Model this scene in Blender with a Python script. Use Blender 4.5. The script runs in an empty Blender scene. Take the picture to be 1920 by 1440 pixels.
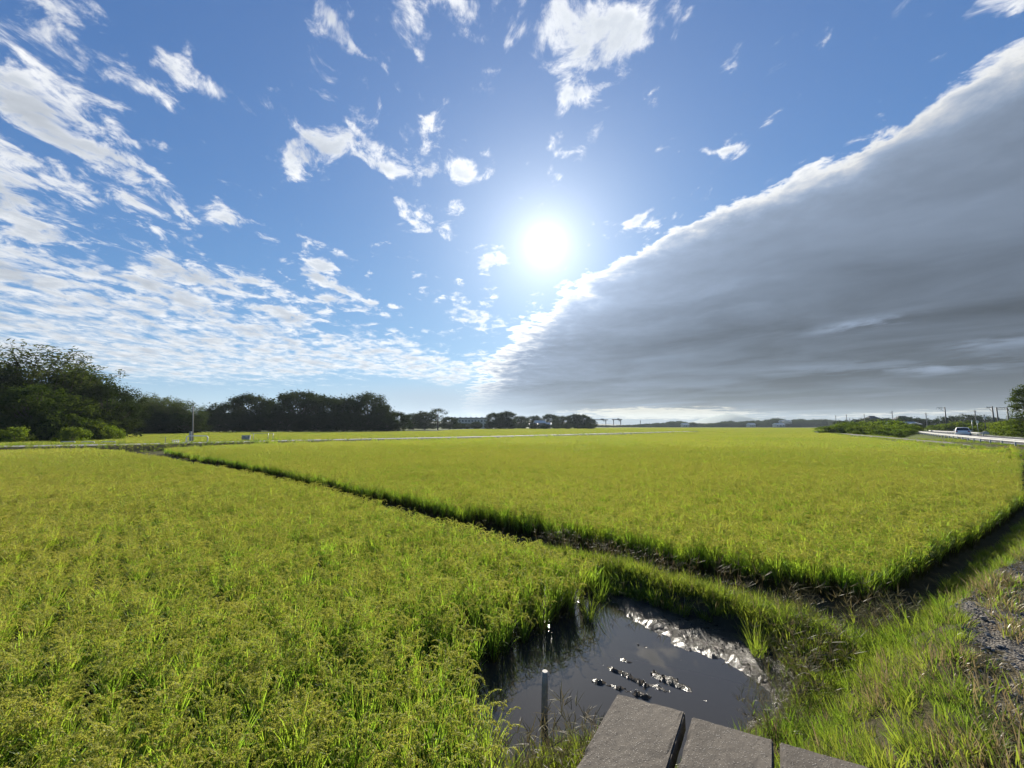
import bpy, bmesh, math, random
import numpy as np
from mathutils import Vector, Matrix

random.seed(7)
RNG = np.random.default_rng(7)
sc = bpy.context.scene
R = math.radians

# ------------------------------------------------------------------ camera
CAM_Z, PITCH = 2.6, R(6.2)
cam_data = bpy.data.cameras.new('camera')
cam_data.sensor_width = 36.0
cam_data.lens = 13.52
cam_data.clip_start, cam_data.clip_end = 0.05, 12000
cam = bpy.data.objects.new('camera', cam_data)
sc.collection.objects.link(cam)
cam.location = (0, 0, CAM_Z)
cam.rotation_euler = (math.pi / 2 + PITCH, 0, 0)
sc.camera = cam

# ------------------------------------------------------------------ exposure and render settings
EXPOSURE = 1.1
sc.view_settings.view_transform = 'Standard'
sc.view_settings.look = 'None'
sc.view_settings.exposure = EXPOSURE
sc.view_settings.gamma = 1.0
sc.view_settings.use_curve_mapping = False
cy = sc.cycles
cy.use_denoising = True
cy.max_bounces = 7
cy.diffuse_bounces = 2
cy.glossy_bounces = 3
cy.transmission_bounces = 5
cy.transparent_max_bounces = 12
cy.volume_bounces = 0
cy.sample_clamp_indirect = 4.0
cy.sample_clamp_direct = 0.0
cy.use_adaptive_sampling = True
cy.adaptive_threshold = 0.02

# ------------------------------------------------------------------ sun
SUN_EL, SUN_AZ = R(26.0), R(5.2)        # azimuth measured from +Y towards +X
SUN_DIR = Vector((math.sin(SUN_AZ) * math.cos(SUN_EL), math.cos(SUN_AZ) * math.cos(SUN_EL), math.sin(SUN_EL)))
sd = bpy.data.lights.new('sun', 'SUN')
sd.energy, sd.angle, sd.color = 5.0, R(0.53), (1.0, 0.93, 0.80)
sun = bpy.data.objects.new('sun', sd)
sc.collection.objects.link(sun)
sun.rotation_euler = SUN_DIR.to_track_quat('Z', 'Y').to_euler()
sun.location = SUN_DIR * 60

# ------------------------------------------------------------------ node helpers
class S:
    """A socket with arithmetic."""
    def __init__(self, nt, sock): self.nt, self.s = nt, sock
    def _m(self, op, *a, clamp=False):
        n = self.nt.nodes.new('ShaderNodeMath'); n.operation = op; n.use_clamp = clamp
        for i, v in enumerate((self,) + a):
            if isinstance(v, S): self.nt.links.new(v.s, n.inputs[i])
            else: n.inputs[i].default_value = v
        return S(self.nt, n.outputs[0])
    def __add__(self, o): return self._m('ADD', o)
    __radd__ = __add__
    def __sub__(self, o): return self._m('SUBTRACT', o)
    def __rsub__(self, o): return (self * -1.0) + o
    def __mul__(self, o): return self._m('MULTIPLY', o)
    __rmul__ = __mul__
    def __truediv__(self, o): return self._m('DIVIDE', o)
    def mad(self, a, b): return self._m('MULTIPLY_ADD', a, b)
    def pow(self, o): return self._m('POWER', o)
    def max(self, o): return self._m('MAXIMUM', o)
    def min(self, o): return self._m('MINIMUM', o)
    def clamp(self): return self._m('ADD', 0.0, clamp=True)
    def expneg(self):
        n = self.nt.nodes.new('ShaderNodeMath'); n.operation = 'POWER'; n.inputs[0].default_value = math.exp(-1)
        self.nt.links.new(self.s, n.inputs[1]); return S(self.nt, n.outputs[0])
    def acos(self): return self._m('ARCCOSINE')
    def step(self, a, b, lo=0.0, hi=1.0):
        n = self.nt.nodes.new('ShaderNodeMapRange'); n.interpolation_type = 'SMOOTHSTEP'
        self.nt.links.new(self.s, n.inputs[0])
        for i, v in enumerate((a, b, lo, hi)): n.inputs[i + 1].default_value = v
        return S(self.nt, n.outputs[0])

def vdot(nt, v, c):
    n = nt.nodes.new('ShaderNodeVectorMath'); n.operation = 'DOT_PRODUCT'
    nt.links.new(v, n.inputs[0]); n.inputs[1].default_value = c
    return S(nt, n.outputs['Value'])
def vop(nt, op, a, b=None, scale=None):
    n = nt.nodes.new('ShaderNodeVectorMath'); n.operation = op
    for i, v in enumerate((a, b)):
        if v is None: continue
        if isinstance(v, (tuple, Vector)): n.inputs[i].default_value = v
        else: nt.links.new(v, n.inputs[i])
    if scale is not None:
        if isinstance(scale, S): nt.links.new(scale.s, n.inputs['Scale'])
        else: n.inputs['Scale'].default_value = scale
    return n.outputs[0]
def noise(nt, vec, scale, detail=4, rough=0.5, dist=0.0, out='Fac', dims='3D'):
    n = nt.nodes.new('ShaderNodeTexNoise'); n.noise_dimensions = dims
    n.inputs['Scale'].default_value = scale; n.inputs['Detail'].default_value = detail
    n.inputs['Roughness'].default_value = rough; n.inputs['Distortion'].default_value = dist
    if vec is not None: nt.links.new(vec, n.inputs['Vector'])
    return S(nt, n.outputs[0]) if out == 'Fac' else n.outputs[1]
def mixc(nt, f, a, b):
    n = nt.nodes.new('ShaderNodeMix'); n.data_type = 'RGBA'
    for i, v in ((0, f), (6, a), (7, b)):
        if isinstance(v, S): nt.links.new(v.s, n.inputs[i])
        elif isinstance(v, (int, float)): n.inputs[i].default_value = v
        elif isinstance(v, tuple): n.inputs[i].default_value = tuple(v) + (1,) * (4 - len(v))
        else: nt.links.new(v, n.inputs[i])
    return n.outputs[2]
def xyz(nt, x, y, z=0.0):
    n = nt.nodes.new('ShaderNodeCombineXYZ')
    for i, v in enumerate((x, y, z)):
        if isinstance(v, S): nt.links.new(v.s, n.inputs[i])
        else: n.inputs[i].default_value = v
    return n.outputs[0]
def cscale(nt, col, f):
    return vop(nt, 'SCALE', col, scale=f)

# ------------------------------------------------------------------ sky: Nishita air + a cloud deck seen in its own plane
WS = 0.10
world = bpy.data.worlds.new('World'); sc.world = world; world.use_nodes = True
def build_sky():
    nt = world.node_tree; nt.nodes.clear()
    out = nt.nodes.new('ShaderNodeOutputWorld'); bg = nt.nodes.new('ShaderNodeBackground')
    bg.inputs['Strength'].default_value = WS
    nt.links.new(bg.outputs[0], out.inputs['Surface'])
    tc = nt.nodes.new('ShaderNodeTexCoord'); D = tc.outputs['Generated']
    sky = nt.nodes.new('ShaderNodeTexSky'); sky.sky_type = 'NISHITA'; sky.sun_disc = False
    sky.sun_elevation, sky.sun_rotation = SUN_EL, SUN_AZ
    sky.altitude, sky.air_density, sky.dust_density, sky.ozone_density = 0, 1.0, 0.1, 3.0
    K = 1.0 / (WS * 2 ** EXPOSURE)                      # a colour of 1.0 shows as white
    D = vop(nt, 'NORMALIZE', vop(nt, 'MAXIMUM', D, (-2.0, -2.0, 0.0)))    # below the horizon the sky's rim goes on
    nt.links.new(D, sky.inputs[0])
    X, Y, Z = vdot(nt, D, (1, 0, 0)), vdot(nt, D, (0, 1, 0)), vdot(nt, D, (0, 0, 1))
    h = Z.max(0.0) + 0.06                               # the deck curves down behind the horizon
    px, py = X / h, Y / h
    P = xyz(nt, px, py)
    theta = vdot(nt, D, tuple(SUN_DIR)).min(1.0).acos() * (180 / math.pi)
    base = vop(nt, 'MULTIPLY', sky.outputs[0], tuple(c * 2 ** (1.0 - EXPOSURE) for c in SKY_TINT))
    base = vop(nt, 'DIVIDE', base, vop(nt, 'ADD', (1.0, 1.0, 1.0), cscale(nt, base, 0.75 / K)))   # haze layer evens out the brightest air
    # aureole of the sun in the air
    glow = (theta / 1.4).pow(2.0).expneg() * 0.5 + (theta / 2.4).expneg() * 0.50 + (theta / 8.0).expneg() * 0.47 + (theta / 24.0).expneg() * 0.17
    base = vop(nt, 'ADD', base, vop(nt, 'SCALE', (K * 1.0, K * 0.96, K * 0.88), scale=glow))
    # warp so that no outline stays smooth
    w1 = noise(nt, P, 1.7, 4, 0.6, out='Color'); w2 = noise(nt, P, 7.0, 3, 0.6, out='Color')
    warp = vop(nt, 'ADD', cscale(nt, vop(nt, 'SUBTRACT', w1, (.5, .5, .5)), 0.34), cscale(nt, vop(nt, 'SUBTRACT', w2, (.5, .5, .5)), 0.10))
    rad = (px * px + py * py).pow(0.5)
    PW = vop(nt, 'ADD', P, vop(nt, 'SCALE', warp, scale=rad * 0.75))
    # --- fair-weather clouds: fractal cover, denser where patches drift together
    cp, sp = math.cos(PITCH), math.sin(PITCH)
    def plane(u, v):
        x, y = (u - 960) / 721, -(v - 720) / 721
        d = Vector((x, cp - sp * y, sp + cp * y)).normalized()
        return np.array([d.x, d.y]) / (max(d.z, 0) + 0.06)
    M = None
    for (u, v, ru, rv, rot, amp) in CLOUD_PATCHES:
        c = plane(u, v); e = 2.0
        J = np.stack([(plane(u + e, v) - plane(u - e, v)) / (2 * e), (plane(u, v + e) - plane(u, v - e)) / (2 * e)], axis=1)
        a = R(rot); Rm = np.array([[math.cos(a), -math.sin(a)], [math.sin(a), math.cos(a)]])
        A = np.linalg.inv(J @ Rm @ np.diag([ru * 1.25, rv * 1.3])); b = A @ c
        q1 = vdot(nt, PW, (A[0, 0], A[0, 1], 0)) - float(b[0]); q2 = vdot(nt, PW, (A[1, 0], A[1, 1], 0)) - float(b[1])
        g = q1.mad(q1, q2 * q2).expneg()
        M = g * amp if M is None else g.mad(amp, M)
    M = M.min(1.12 - Z.step(0.10, 0.40) * 0.22)
    PS = xyz(nt, px * 1.25 + py * 0.22, py * 0.95 - px * 0.1)
    n1 = noise(nt, PS, 6.5, 9, 0.66, 0.45)
    n2 = noise(nt, PS, 3.0, 4, 0.58, 0.3)
    hi = Z.step(0.10, 0.36)
    den = (n1 - 0.5) * (1.0 + hi * 1.7) + (n2 - 0.5) * (0.9 + hi * 1.3) + M * 0.60 - 0.44
    cover = den.step(-0.14, 0.42).pow(1.25)
    thick = (den - (n1 - 0.5) * 1.2).step(0.05, 0.46)
    near = (theta / 26.0).expneg()
    lum = (1.0 - thick * (0.06 + 0.50 * n2)) * 0.94 + (n1 - 0.5) * 0.35 + near * 0.5
    ccol = mixc(nt, thick, (1.0, 1.0, 1.0), (0.86, 0.92, 1.0))
    ccol = vop(nt, 'SCALE', ccol, scale=lum * K)
    col = mixc(nt, cover * 0.95, base, ccol)
    col = mixc(nt, Z.step(0.0, 0.16, 0.42, 0.0), col, (0.62 * K, 0.71 * K, 0.80 * K))      # thick air low down
    # --- the great cloud bank: one deck whose edge runs across the sky
    fc = nt.nodes.new('ShaderNodeFloatCurve'); cv = fc.mapping.curves[0]
    pts = [(0.0, 1.36), (.83, 1.20), (1.11, 1.12), (1.32, 1.01), (1.56, .80), (1.9, .57), (2.2, .38), (2.8, .16), (3.71, -.10), (6.44, -.68), (10.0, -1.3)]
    while len(cv.points) < len(pts): cv.points.new(0.5, 0.5)
    for p, (a, b) in zip(cv.points, pts): p.location = (a / 10.0, (b + 2) / 4); p.handle_type = 'AUTO'
    fc.mapping.update()
    nt.links.new((py / 10.0).clamp().s, fc.inputs['Value'])
    edge = S(nt, fc.outputs[0]) * 4.0 - 2.0
    nb = noise(nt, P, 5.5, 8, 0.62, 0.25); nl = noise(nt, P, 1.5, 4, 0.55)
    d = px - edge + ((nb - 0.5) * 0.46 + (nl - 0.5) * 0.22) * rad * 0.62 * Z.step(0.0, 0.16, 0.25, 1.0)
    dn = d / (rad * 0.5)                                  # depth into the deck
    bank = dn.step(-0.02, 0.05)
    streak = noise(nt, xyz(nt, px * 0.30 + 7.0, py * 0.42 + px * 0.20), 1.5, 5, 0.48, 0.6)
    body = dn.step(0.0, 0.22)
    deep = dn.step(0.05, 1.0)
    low = Z.step(0.02, 0.42)
    bl = (dn.max(0.0) / 0.075).expneg() * ((theta / 20.0).expneg() * 0.5 + 0.60) + (dn.max(0.0) / 0.40).expneg() * 0.20 + 0.30 - body * 0.08 - deep * 0.03 + (low - 1.0) * 0.15 * body + (streak - 0.5) * body * (1.0 - low * 0.70) * 0.27
    bl = bl + (nb - 0.5) * 0.6 * (1.0 - body) + (noise(nt, xyz(nt, px * 0.8, py * 0.8 + px * 0.3, 3.0), 1.4, 6, 0.55, 0.4) - 0.5) * 0.30 * body
    bl = bl + (theta / 8.0).expneg() * 0.45 * (1.0 - deep * 0.5) + (theta / 20.0).expneg() * 0.24
    bn = noise(nt, xyz(nt, px * 0.9 + py * 0.2, py * 1.0, 5.0), 2.0, 6, 0.6, 0.4)
    for (u, v, ru, rv, amp) in BREAKS:                     # thinner places low in the deck let light through
        az = math.atan2((u - 960) / 721, 1.0); el = math.atan((798 - v) / 725 * math.cos(az))
        q1 = (X * math.cos(az) + Y * -math.sin(az)) / (ru / 721 * math.cos(az) ** 2); q2 = (Z - math.sin(el)) / (rv / 725 * math.cos(az))
        bl = bl + (q1 * q1 + q2 * q2).expneg() * bn.step(0.40, 0.66) * amp
    bcol = mixc(nt, body, (1.0, 0.99, 0.96), (0.68, 0.87, 1.20))
    bcol = vop(nt, 'SCALE', bcol, scale=bl.max(0.06) * K)
    # openings low under the far end of the deck, lit from behind
    far = vdot(nt, D, (0, 0, 1))
    gn = noise(nt, xyz(nt, px * 1.1 + py * 0.2, py * 1.2), 2.2, 7, 0.62, 0.5)
    gap = None
    for (u, v, ru, rv, amp) in GAPS:
        az, el = math.atan2((u - 960) / 721, 1.0), (798 - v) / 725 * math.cos(math.atan2((u - 960) / 721, 1.0))
        raz, rel = ru / 721 * math.cos(az) ** 2, rv / 725 * math.cos(az)
        nx, ny = math.cos(az), -math.sin(az)
        q1 = (X * nx + Y * ny) / raz; q2 = (far - math.sin(el)) / rel
        g = (q1 * q1 + q2 * q2).expneg() * amp
        gap = g if gap is None else gap + g
    gapf = (gap + (gn - 0.52) * 3.0).step(0.35, 1.0) * gap.step(0.05, 0.45)
    gcol = vop(nt, 'SCALE', (1.0, 0.92, 0.72), scale=(0.66 + (gn - 0.5) * 0.7) * K)
    bcol = mixc(nt, gapf * 0.85, bcol, gcol)
    col = mixc(nt, bank, col, bcol)
    # soft distant cloud where the bank's end melts into the horizon
    for (u, v, ru, rv, amp) in SOFT:
        az = math.atan2((u - 960) / 721, 1.0); el = (798 - v) / 725 * math.cos(az)
        q1 = (X * math.cos(az) + Y * -math.sin(az)) / (ru / 721 * math.cos(az) ** 2); q2 = (far - math.sin(el)) / (rv / 725 * math.cos(az))
        col = mixc(nt, (q1 * q1 + q2 * q2).expneg() * amp, col, (0.40 * K, 0.50 * K, 0.62 * K))
    # veil of the sun lies over everything close to it
    veil = (theta / 1.2).pow(2.0).expneg() * 0.6 + (theta / 6.0).expneg() * 0.26
    col = vop(nt, 'ADD', col, vop(nt, 'SCALE', (K, K * 0.95, K * 0.84), scale=veil))
    nt.links.new(col, bg.inputs['Color'])
    world.cycles.sampling_method = 'MANUAL'; world.cycles.sample_map_resolution = 512
SKY_TINT = (0.30, 0.54, 0.97)
CLOUD_PATCHES = [
    (80, 150, 135, 50, 33, 1.0), (175, 105, 160, 40, 38, .95), (60, 20, 90, 30, 45, .6), (330, 115, 120, 28, 38, .95), (425, 100, 80, 15, 38, .85),
    (15, 320, 90, 50, 30, .9), (20, 375, 80, 35, 10, .8), (250, 365, 170, 42, 12, 1.0), (170, 275, 90, 14, 25, .75), (400, 395, 60, 16, 30, .85), (300, 270, 25, 8, 10, .6),
    (120, 500, 330, 45, 9, .95), (100, 570, 400, 60, 8, 1.1), (80, 640, 420, 45, 4, 1.0), (420, 640, 230, 35, 14, 1.0), (330, 700, 380, 30, 4, .8), (700, 665, 130, 28, 3, 1.0), (800, 700, 120, 18, 10, .8), (470, 570, 50, 14, 0, .8),
    (440, 545, 70, 12, 5, .8), (390, 520, 60, 12, 10, .6),
    (562, 310, 42, 34, 0, 1.0), (648, 265, 58, 34, 0, 1.1), (765, 262, 30, 50, 25, 1.0), (850, 300, 60, 18, 5, .9), (920, 295, 36, 26, 0, 1.05), (735, 300, 60, 14, 10, .8),
    (790, 415, 52, 22, 20, 1.05), (830, 460, 30, 10, 40, .8), (865, 372, 28, 18, 0, 1.0), (635, 478, 40, 16, 18, .95), (615, 512, 24, 10, 0, .9), (635, 548, 48, 20, 28, .95), (690, 570, 46, 9, 5, .85), (548, 587, 36, 15, 5, .95),
    (920, 486, 22, 16, 0, .95), (905, 590, 50, 34, 10, .95), (890, 690, 60, 16, -25, .9),
    (1000, 40, 170, 56, 8, 1.05), (800, 25, 95, 32, 0, .9), (1080, 105, 75, 34, 15, 1.0), (930, 70, 70, 30, 10, .6), (620, 30, 46, 14, 50, .8), (645, 85, 55, 12, 30, .85), (780, 105, 40, 13, 48, .85), (1212, 65, 44, 28, 10, .95), (1068, 178, 18, 24, 0, .8), (1120, 170, 30, 14, -20, .75), (1280, 20, 24, 30, 10, .8),
    (1262, 290, 28, 18, 0, .85), (1338, 295, 34, 10, -8, .9), (1412, 240, 34, 12, -45, .9), (1770, 115, 42, 11, -38, .95), (1890, 25, 60, 34, -20, 1.05), (1660, 200, 30, 10, -35, .6), (1240, 385, 40, 8, -25, .7), (1190, 415, 20, 10, -20, .8),
]
BREAKS = [(1640, 604, 100, 11, .42), (1800, 686, 150, 13, .26), (1880, 640, 120, 12, .20), (1560, 690, 180, 16, .12), (1300, 560, 160, 40, .10)]
SOFT = [(800, 755, 150, 34, .75), (900, 770, 120, 30, .6)]
GAPS = [(1200, 772, 160, 10, 1.2), (1270, 779, 130, 8, 1.1), (1760, 772, 180, 6, .7), (1600, 781, 150, 6, .6)]
build_sky()

# ------------------------------------------------------------------ object helpers
COL = sc.collection
def tag(o, label=None, cat=None, group=None, kind=None):
    for k, v in (('label', label), ('category', cat), ('group', group), ('kind', kind)):
        if v: o[k] = v
    return o
def thing(name, label, cat, loc=(0, 0, 0), rz=0.0, group=None):
    o = bpy.data.objects.new(name, None); COL.objects.link(o)
    o.empty_display_size = 0.2; o.location = loc; o.rotation_euler = (0, 0, rz)
    return tag(o, label, cat, group)
def copy_tree(o, parent=None):
    c = o.copy(); COL.objects.link(c); c.parent = parent
    for ch in list(o.children): copy_tree(ch, c)
    return c
class MB:
    """Collects faces; build() links them as one mesh object."""
    def __init__(self): self.v, self.f, self.m = [], [], []
    def add(self, vs, fs, mi=0):
        b = len(self.v); self.v += [tuple(p) for p in vs]
        self.f += [tuple(b + i for i in f) for f in fs]; self.m += [mi] * len(fs)
    def box(self, c, s, rz=0.0, mi=0, taper=1.0):
        cx, cy, cz = c; hx, hy, hz = s[0] / 2, s[1] / 2, s[2] / 2; ca, sa = math.cos(rz), math.sin(rz); vs = []
        for z, t in ((-hz, 1.0), (hz, taper)):
            for x, y in ((-hx, -hy), (hx, -hy), (hx, hy), (-hx, hy)):
                x, y = x * t, y * t
                vs.append((cx + x * ca - y * sa, cy + x * sa + y * ca, cz + z))
        self.add(vs, [(3, 2, 1, 0), (4, 5, 6, 7), (0, 1, 5, 4), (1, 2, 6, 5), (2, 3, 7, 6), (3, 0, 4, 7)], mi)
    def tube(self, pts, rad, n=8, mi=0, cap=True):
        pts = [Vector(p) for p in pts]; rad = rad if isinstance(rad, (list, tuple)) else [rad] * len(pts)
        vs, fs, prev = [], [], None
        for i, p in enumerate(pts):
            d = (pts[min(i + 1, len(pts) - 1)] - pts[max(i - 1, 0)]).normalized()
            a = d.orthogonal().normalized() if prev is None else (prev - d * prev.dot(d)).normalized()
            prev = a; b = d.cross(a)
            for k in range(n):
                w = 2 * math.pi * k / n; vs.append(p + (a * math.cos(w) + b * math.sin(w)) * rad[i])
        for i in range(len(pts) - 1):
            for k in range(n): fs.append((i * n + k, i * n + (k + 1) % n, (i + 1) * n + (k + 1) % n, (i + 1) * n + k))
        if cap: fs += [tuple(range(n))[::-1], tuple(range((len(pts) - 1) * n, len(pts) * n))]
        self.add(vs, fs, mi)
    def mesh(self, name, mats, smooth=False):
        me = bpy.data.meshes.new(name); me.from_pydata(self.v, [], self.f)
        for m in (mats if isinstance(mats, (list, tuple)) else [mats]): me.materials.append(m)
        if any(self.m): me.polygons.foreach_set('material_index', self.m)
        if smooth: me.polygons.foreach_set('use_smooth', [True] * len(self.f))
        me.update(); return me
    def build(self, name, mats, parent=None, smooth=False):
        o = bpy.data.objects.new(name, self.mesh(name, mats, smooth)); COL.objects.link(o); o.parent = parent
        return o
def bevel(o, w=0.01, seg=2):
    m = o.modifiers.new('bevel', 'BEVEL'); m.width = w; m.segments = seg; m.limit_method = 'ANGLE'; return o
def part_of(me, name, parent):
    o = bpy.data.objects.new(name, me); COL.objects.link(o); o.parent = parent; return o

def vnoise(x, y, seed=0):
    """Value noise on arrays, -1..1."""
    xi, yi = np.floor(x).astype(int), np.floor(y).astype(int); fx, fy = x - xi, y - yi
    fx, fy = fx * fx * (3 - 2 * fx), fy * fy * (3 - 2 * fy)
    def hsh(a, b):
        h = (a * 374761393 + b * 668265263 + seed * 974711) & 0xffffffff
        h = ((h ^ (h >> 13)) * 1274126177) & 0xffffffff
        return ((h ^ (h >> 16)) & 0xffff) / 32767.5 - 1
    return (hsh(xi, yi) * (1 - fx) + hsh(xi + 1, yi) * fx) * (1 - fy) + (hsh(xi, yi + 1) * (1 - fx) + hsh(xi + 1, yi + 1) * fx) * fy
def fbm(x, y, seed=0, n=4):
    s, a = 0, 1
    for i in range(n): s = s + a * vnoise(x * 2 ** i, y * 2 ** i, seed + i); a *= 0.5
    return s
def poly_dist(x, y, pts):
    """Distance to a polyline and side (+ = left of its direction)."""
    best = np.full(x.shape, 1e9); side = np.zeros(x.shape)
    for (ax, ay), (bx, by) in zip(pts[:-1], pts[1:]):
        dx, dy = bx - ax, by - ay; t = np.clip(((x - ax) * dx + (y - ay) * dy) / (dx * dx + dy * dy), 0, 1)
        d = np.hypot(x - ax - t * dx, y - ay - t * dy); cr = dx * (y - ay) - dy * (x - ax)
        u = d < best - 1e-9; best = np.where(u, d, best); side = np.where(u, np.sign(cr), side)
    return best, side
def inside(x, y, poly):
    r = np.zeros(x.shape, bool); n = len(poly)
    for i in range(n):
        (ax, ay), (bx, by) = poly[i], poly[(i + 1) % n]
        c = (ay > y) != (by > y)
        with np.errstate(divide='ignore', invalid='ignore'):
            r ^= c & (x < (bx - ax) * (y - ay) / (by - ay + 1e-12) + ax)
    return r
def sstep(t): t = np.clip(t, 0, 1); return t * t * (3 - 2 * t)

# ------------------------------------------------------------------ materials
MATS = {}
def new_mat(name):
    m = bpy.data.materials.new(name); m.use_nodes = True; nt = m.node_tree; nt.nodes.clear()
    o = nt.nodes.new('ShaderNodeOutputMaterial'); MATS[name] = m
    return m, nt, o
def bsdf(nt, out, col, rough=0.7, metal=0.0, spec=0.5, normal=None):
    b = nt.nodes.new('ShaderNodeBsdfPrincipled')
    if isinstance(col, tuple): b.inputs['Base Color'].default_value = tuple(col) + (1,)
    else: nt.links.new(col, b.inputs['Base Color'])
    if isinstance(rough, S): nt.links.new(rough.s, b.inputs['Roughness'])
    else: b.inputs['Roughness'].default_value = rough
    b.inputs['Metallic'].default_value = metal; b.inputs['Specular IOR Level'].default_value = spec
    if normal is not None: nt.links.new(normal, b.inputs['Normal'])
    nt.links.new(b.outputs[0], out.inputs['Surface']); return b
def bump(nt, h, strength=0.5, dist=0.01):
    n = nt.nodes.new('ShaderNodeBump'); n.inputs['Strength'].default_value = strength; n.inputs['Distance'].default_value = dist
    nt.links.new(h.s if isinstance(h, S) else h, n.inputs['Height']); return n.outputs[0]
def obj_random(nt): n = nt.nodes.new('ShaderNodeObjectInfo'); return S(nt, n.outputs['Random'])
def position(nt): n = nt.nodes.new('ShaderNodeNewGeometry'); return n.outputs['Position']
def objco(nt): n = nt.nodes.new('ShaderNodeTexCoord'); return n.outputs['Object']
def leaf_mat(name, c1, c2, t1, t2, trans=0.5, gloss=0.06, field=0.06, rough=0.38):
    """Thin leaf: reflects c, lets t through; hue drifts over the field and from plant to plant."""
    m, nt, out = new_mat(name)
    P = position(nt)
    f = (noise(nt, P, field, 3, 0.6) - 0.5) * 2.4 + (obj_random(nt) - 0.5) * 0.7 + (noise(nt, P, 9.0, 2, 0.5) - 0.5) * 1.3 + 0.5
    f = f.clamp()
    d = nt.nodes.new('ShaderNodeBsdfDiffuse'); t = nt.nodes.new('ShaderNodeBsdfTranslucent'); g = nt.nodes.new('ShaderNodeBsdfGlossy')
    nt.links.new(mixc(nt, f, c1, c2), d.inputs[0]); nt.links.new(mixc(nt, f, t1, t2), t.inputs[0])
    g.inputs['Roughness'].default_value = rough; g.inputs[0].default_value = (1, 1, 1, 1)
    a = nt.nodes.new('ShaderNodeMixShader'); a.inputs[0].default_value = trans
    nt.links.new(d.outputs[0], a.inputs[1]); nt.links.new(t.outputs[0], a.inputs[2])
    b = nt.nodes.new('ShaderNodeMixShader'); b.inputs[0].default_value = gloss
    nt.links.new(a.outputs[0], b.inputs[1]); nt.links.new(g.outputs[0], b.inputs[2])
    nt.links.new(b.outputs[0], out.inputs['Surface']); return m
RICE = leaf_mat('rice leaf', (.094, .172, .030), (.152, .203, .036), (.34, .56, .042), (.49, .61, .050), 0.52, 0.018, rough=.5)
EAR = leaf_mat('rice ear', (.235, .255, .055), (.32, .295, .070), (.43, .47, .055), (.53, .50, .075), 0.40, 0.015, rough=.5)
STALK = leaf_mat('rice stalk', (.060, .070, .024), (.095, .080, .034), (.10, .11, .02), (.15, .12, .03), 0.25, 0.01)  # brown lower sheaths and leaves, toned darker to deepen shade at the field edges
GRASS = leaf_mat('grass blade', (.07, .12, .020), (.12, .155, .030), (.20, .33, .026), (.32, .36, .04), 0.48, 0.012, 0.5, .5)
DRY = leaf_mat('dry grass', (.24, .19, .10), (.32, .25, .13), (.30, .23, .10), (.36, .28, .13), 0.35, 0.04, 0.5)
WEED = leaf_mat('weed stem', (.07, .075, .035), (.11, .09, .055), (.12, .12, .04), (.16, .12, .06), 0.35, 0.01, 0.5)
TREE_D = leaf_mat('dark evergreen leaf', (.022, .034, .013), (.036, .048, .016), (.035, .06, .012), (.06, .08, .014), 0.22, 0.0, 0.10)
TREE_M = leaf_mat('green leaf', (.034, .055, .014), (.055, .075, .018), (.075, .12, .014), (.12, .16, .02), 0.28, 0.0, 0.10)
BAMBOO = leaf_mat('bamboo leaf', (.045, .062, .020), (.068, .080, .028), (.085, .12, .02), (.12, .14, .026), 0.28, 0.0, 0.10)
KUDZU = leaf_mat('vine leaf', (.055, .09, .016), (.09, .12, .022), (.16, .26, .02), (.24, .31, .03), 0.36, 0.0, 0.15)
FARLEAF = leaf_mat('far foliage', (.035, .052, .022), (.050, .066, .026), (.05, .08, .02), (.07, .09, .03), 0.25, 0.0, 0.02)
PETAL = leaf_mat('white petal', (.75, .75, .72), (.8, .8, .78), (.6, .6, .55), (.6, .6, .55), 0.3, 0.0)

def simple(name, col, rough=0.6, metal=0.0, var=0.25, scale=3.0, spec=0.5, bmp=0.0):
    m, nt, out = new_mat(name); co = objco(nt)
    n = noise(nt, co, scale, 6, 0.6); n2 = noise(nt, co, scale * 9, 3, 0.6)
    f = ((n - 0.5) * 1.6 + (n2 - 0.5) * 0.8 + 0.5).clamp()
    c = mixc(nt, f, tuple(x * (1 - var) for x in col), tuple(min(1, x * (1 + var)) for x in col))
    bsdf(nt, out, c, rough, metal, spec, bump(nt, n2, bmp, 0.01) if bmp else None); return m
BARK = simple('bark', (.075, .058, .042), 0.9, var=.4, scale=4, bmp=.6)
WHITE = simple('white paint', (.74, .74, .72), 0.45, var=.10)
RAILWHITE = simple('chalky white paint', (.40, .40, .39), 0.8, var=.2, spec=.2)
STEEL = simple('galvanised steel', (.32, .33, .34), 0.45, 0.6, var=.2)
DARKSTEEL = simple('dark steel', (.07, .075, .08), 0.6, 0.3, var=.2)
POLE = simple('concrete pole', (.20, .19, .18), 0.85, var=.2)
PALE = simple('pale plaster', (.50, .47, .42), 0.85, var=.12, scale=1)
TAN = simple('tan plaster', (.20, .175, .15), 0.85, var=.15, scale=1)
TILE = simple('grey roof tile', (.085, .09, .10), 0.6, var=.25, scale=5)
WHITEROOF = simple('white sheet roof', (.60, .60, .58), 0.5, var=.1)
PANE = simple('window glass', (.02, .025, .03), 0.08, var=.1)
TYRE = simple('rubber', (.02, .02, .02), 0.85)
TAIL = simple('red lens', (.35, .01, .01), 0.2, var=.1)
WOOD = simple('weathered wood', (.36, .31, .25), 0.85, var=.3, scale=14, bmp=.4)
GRAVEL = simple('road stone', (.23, .22, .205), 0.9, var=.4, scale=30, bmp=.5, spec=.1)
LAMPGLASS = simple('signal lens', (.10, .015, .012), 0.15)
def car_paint():
    m, nt, out = new_mat('white car paint'); b = bsdf(nt, out, (.78, .79, .80), 0.3); b.inputs['Coat Weight'].default_value = 0.6; return m
CARWHITE = car_paint()
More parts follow.
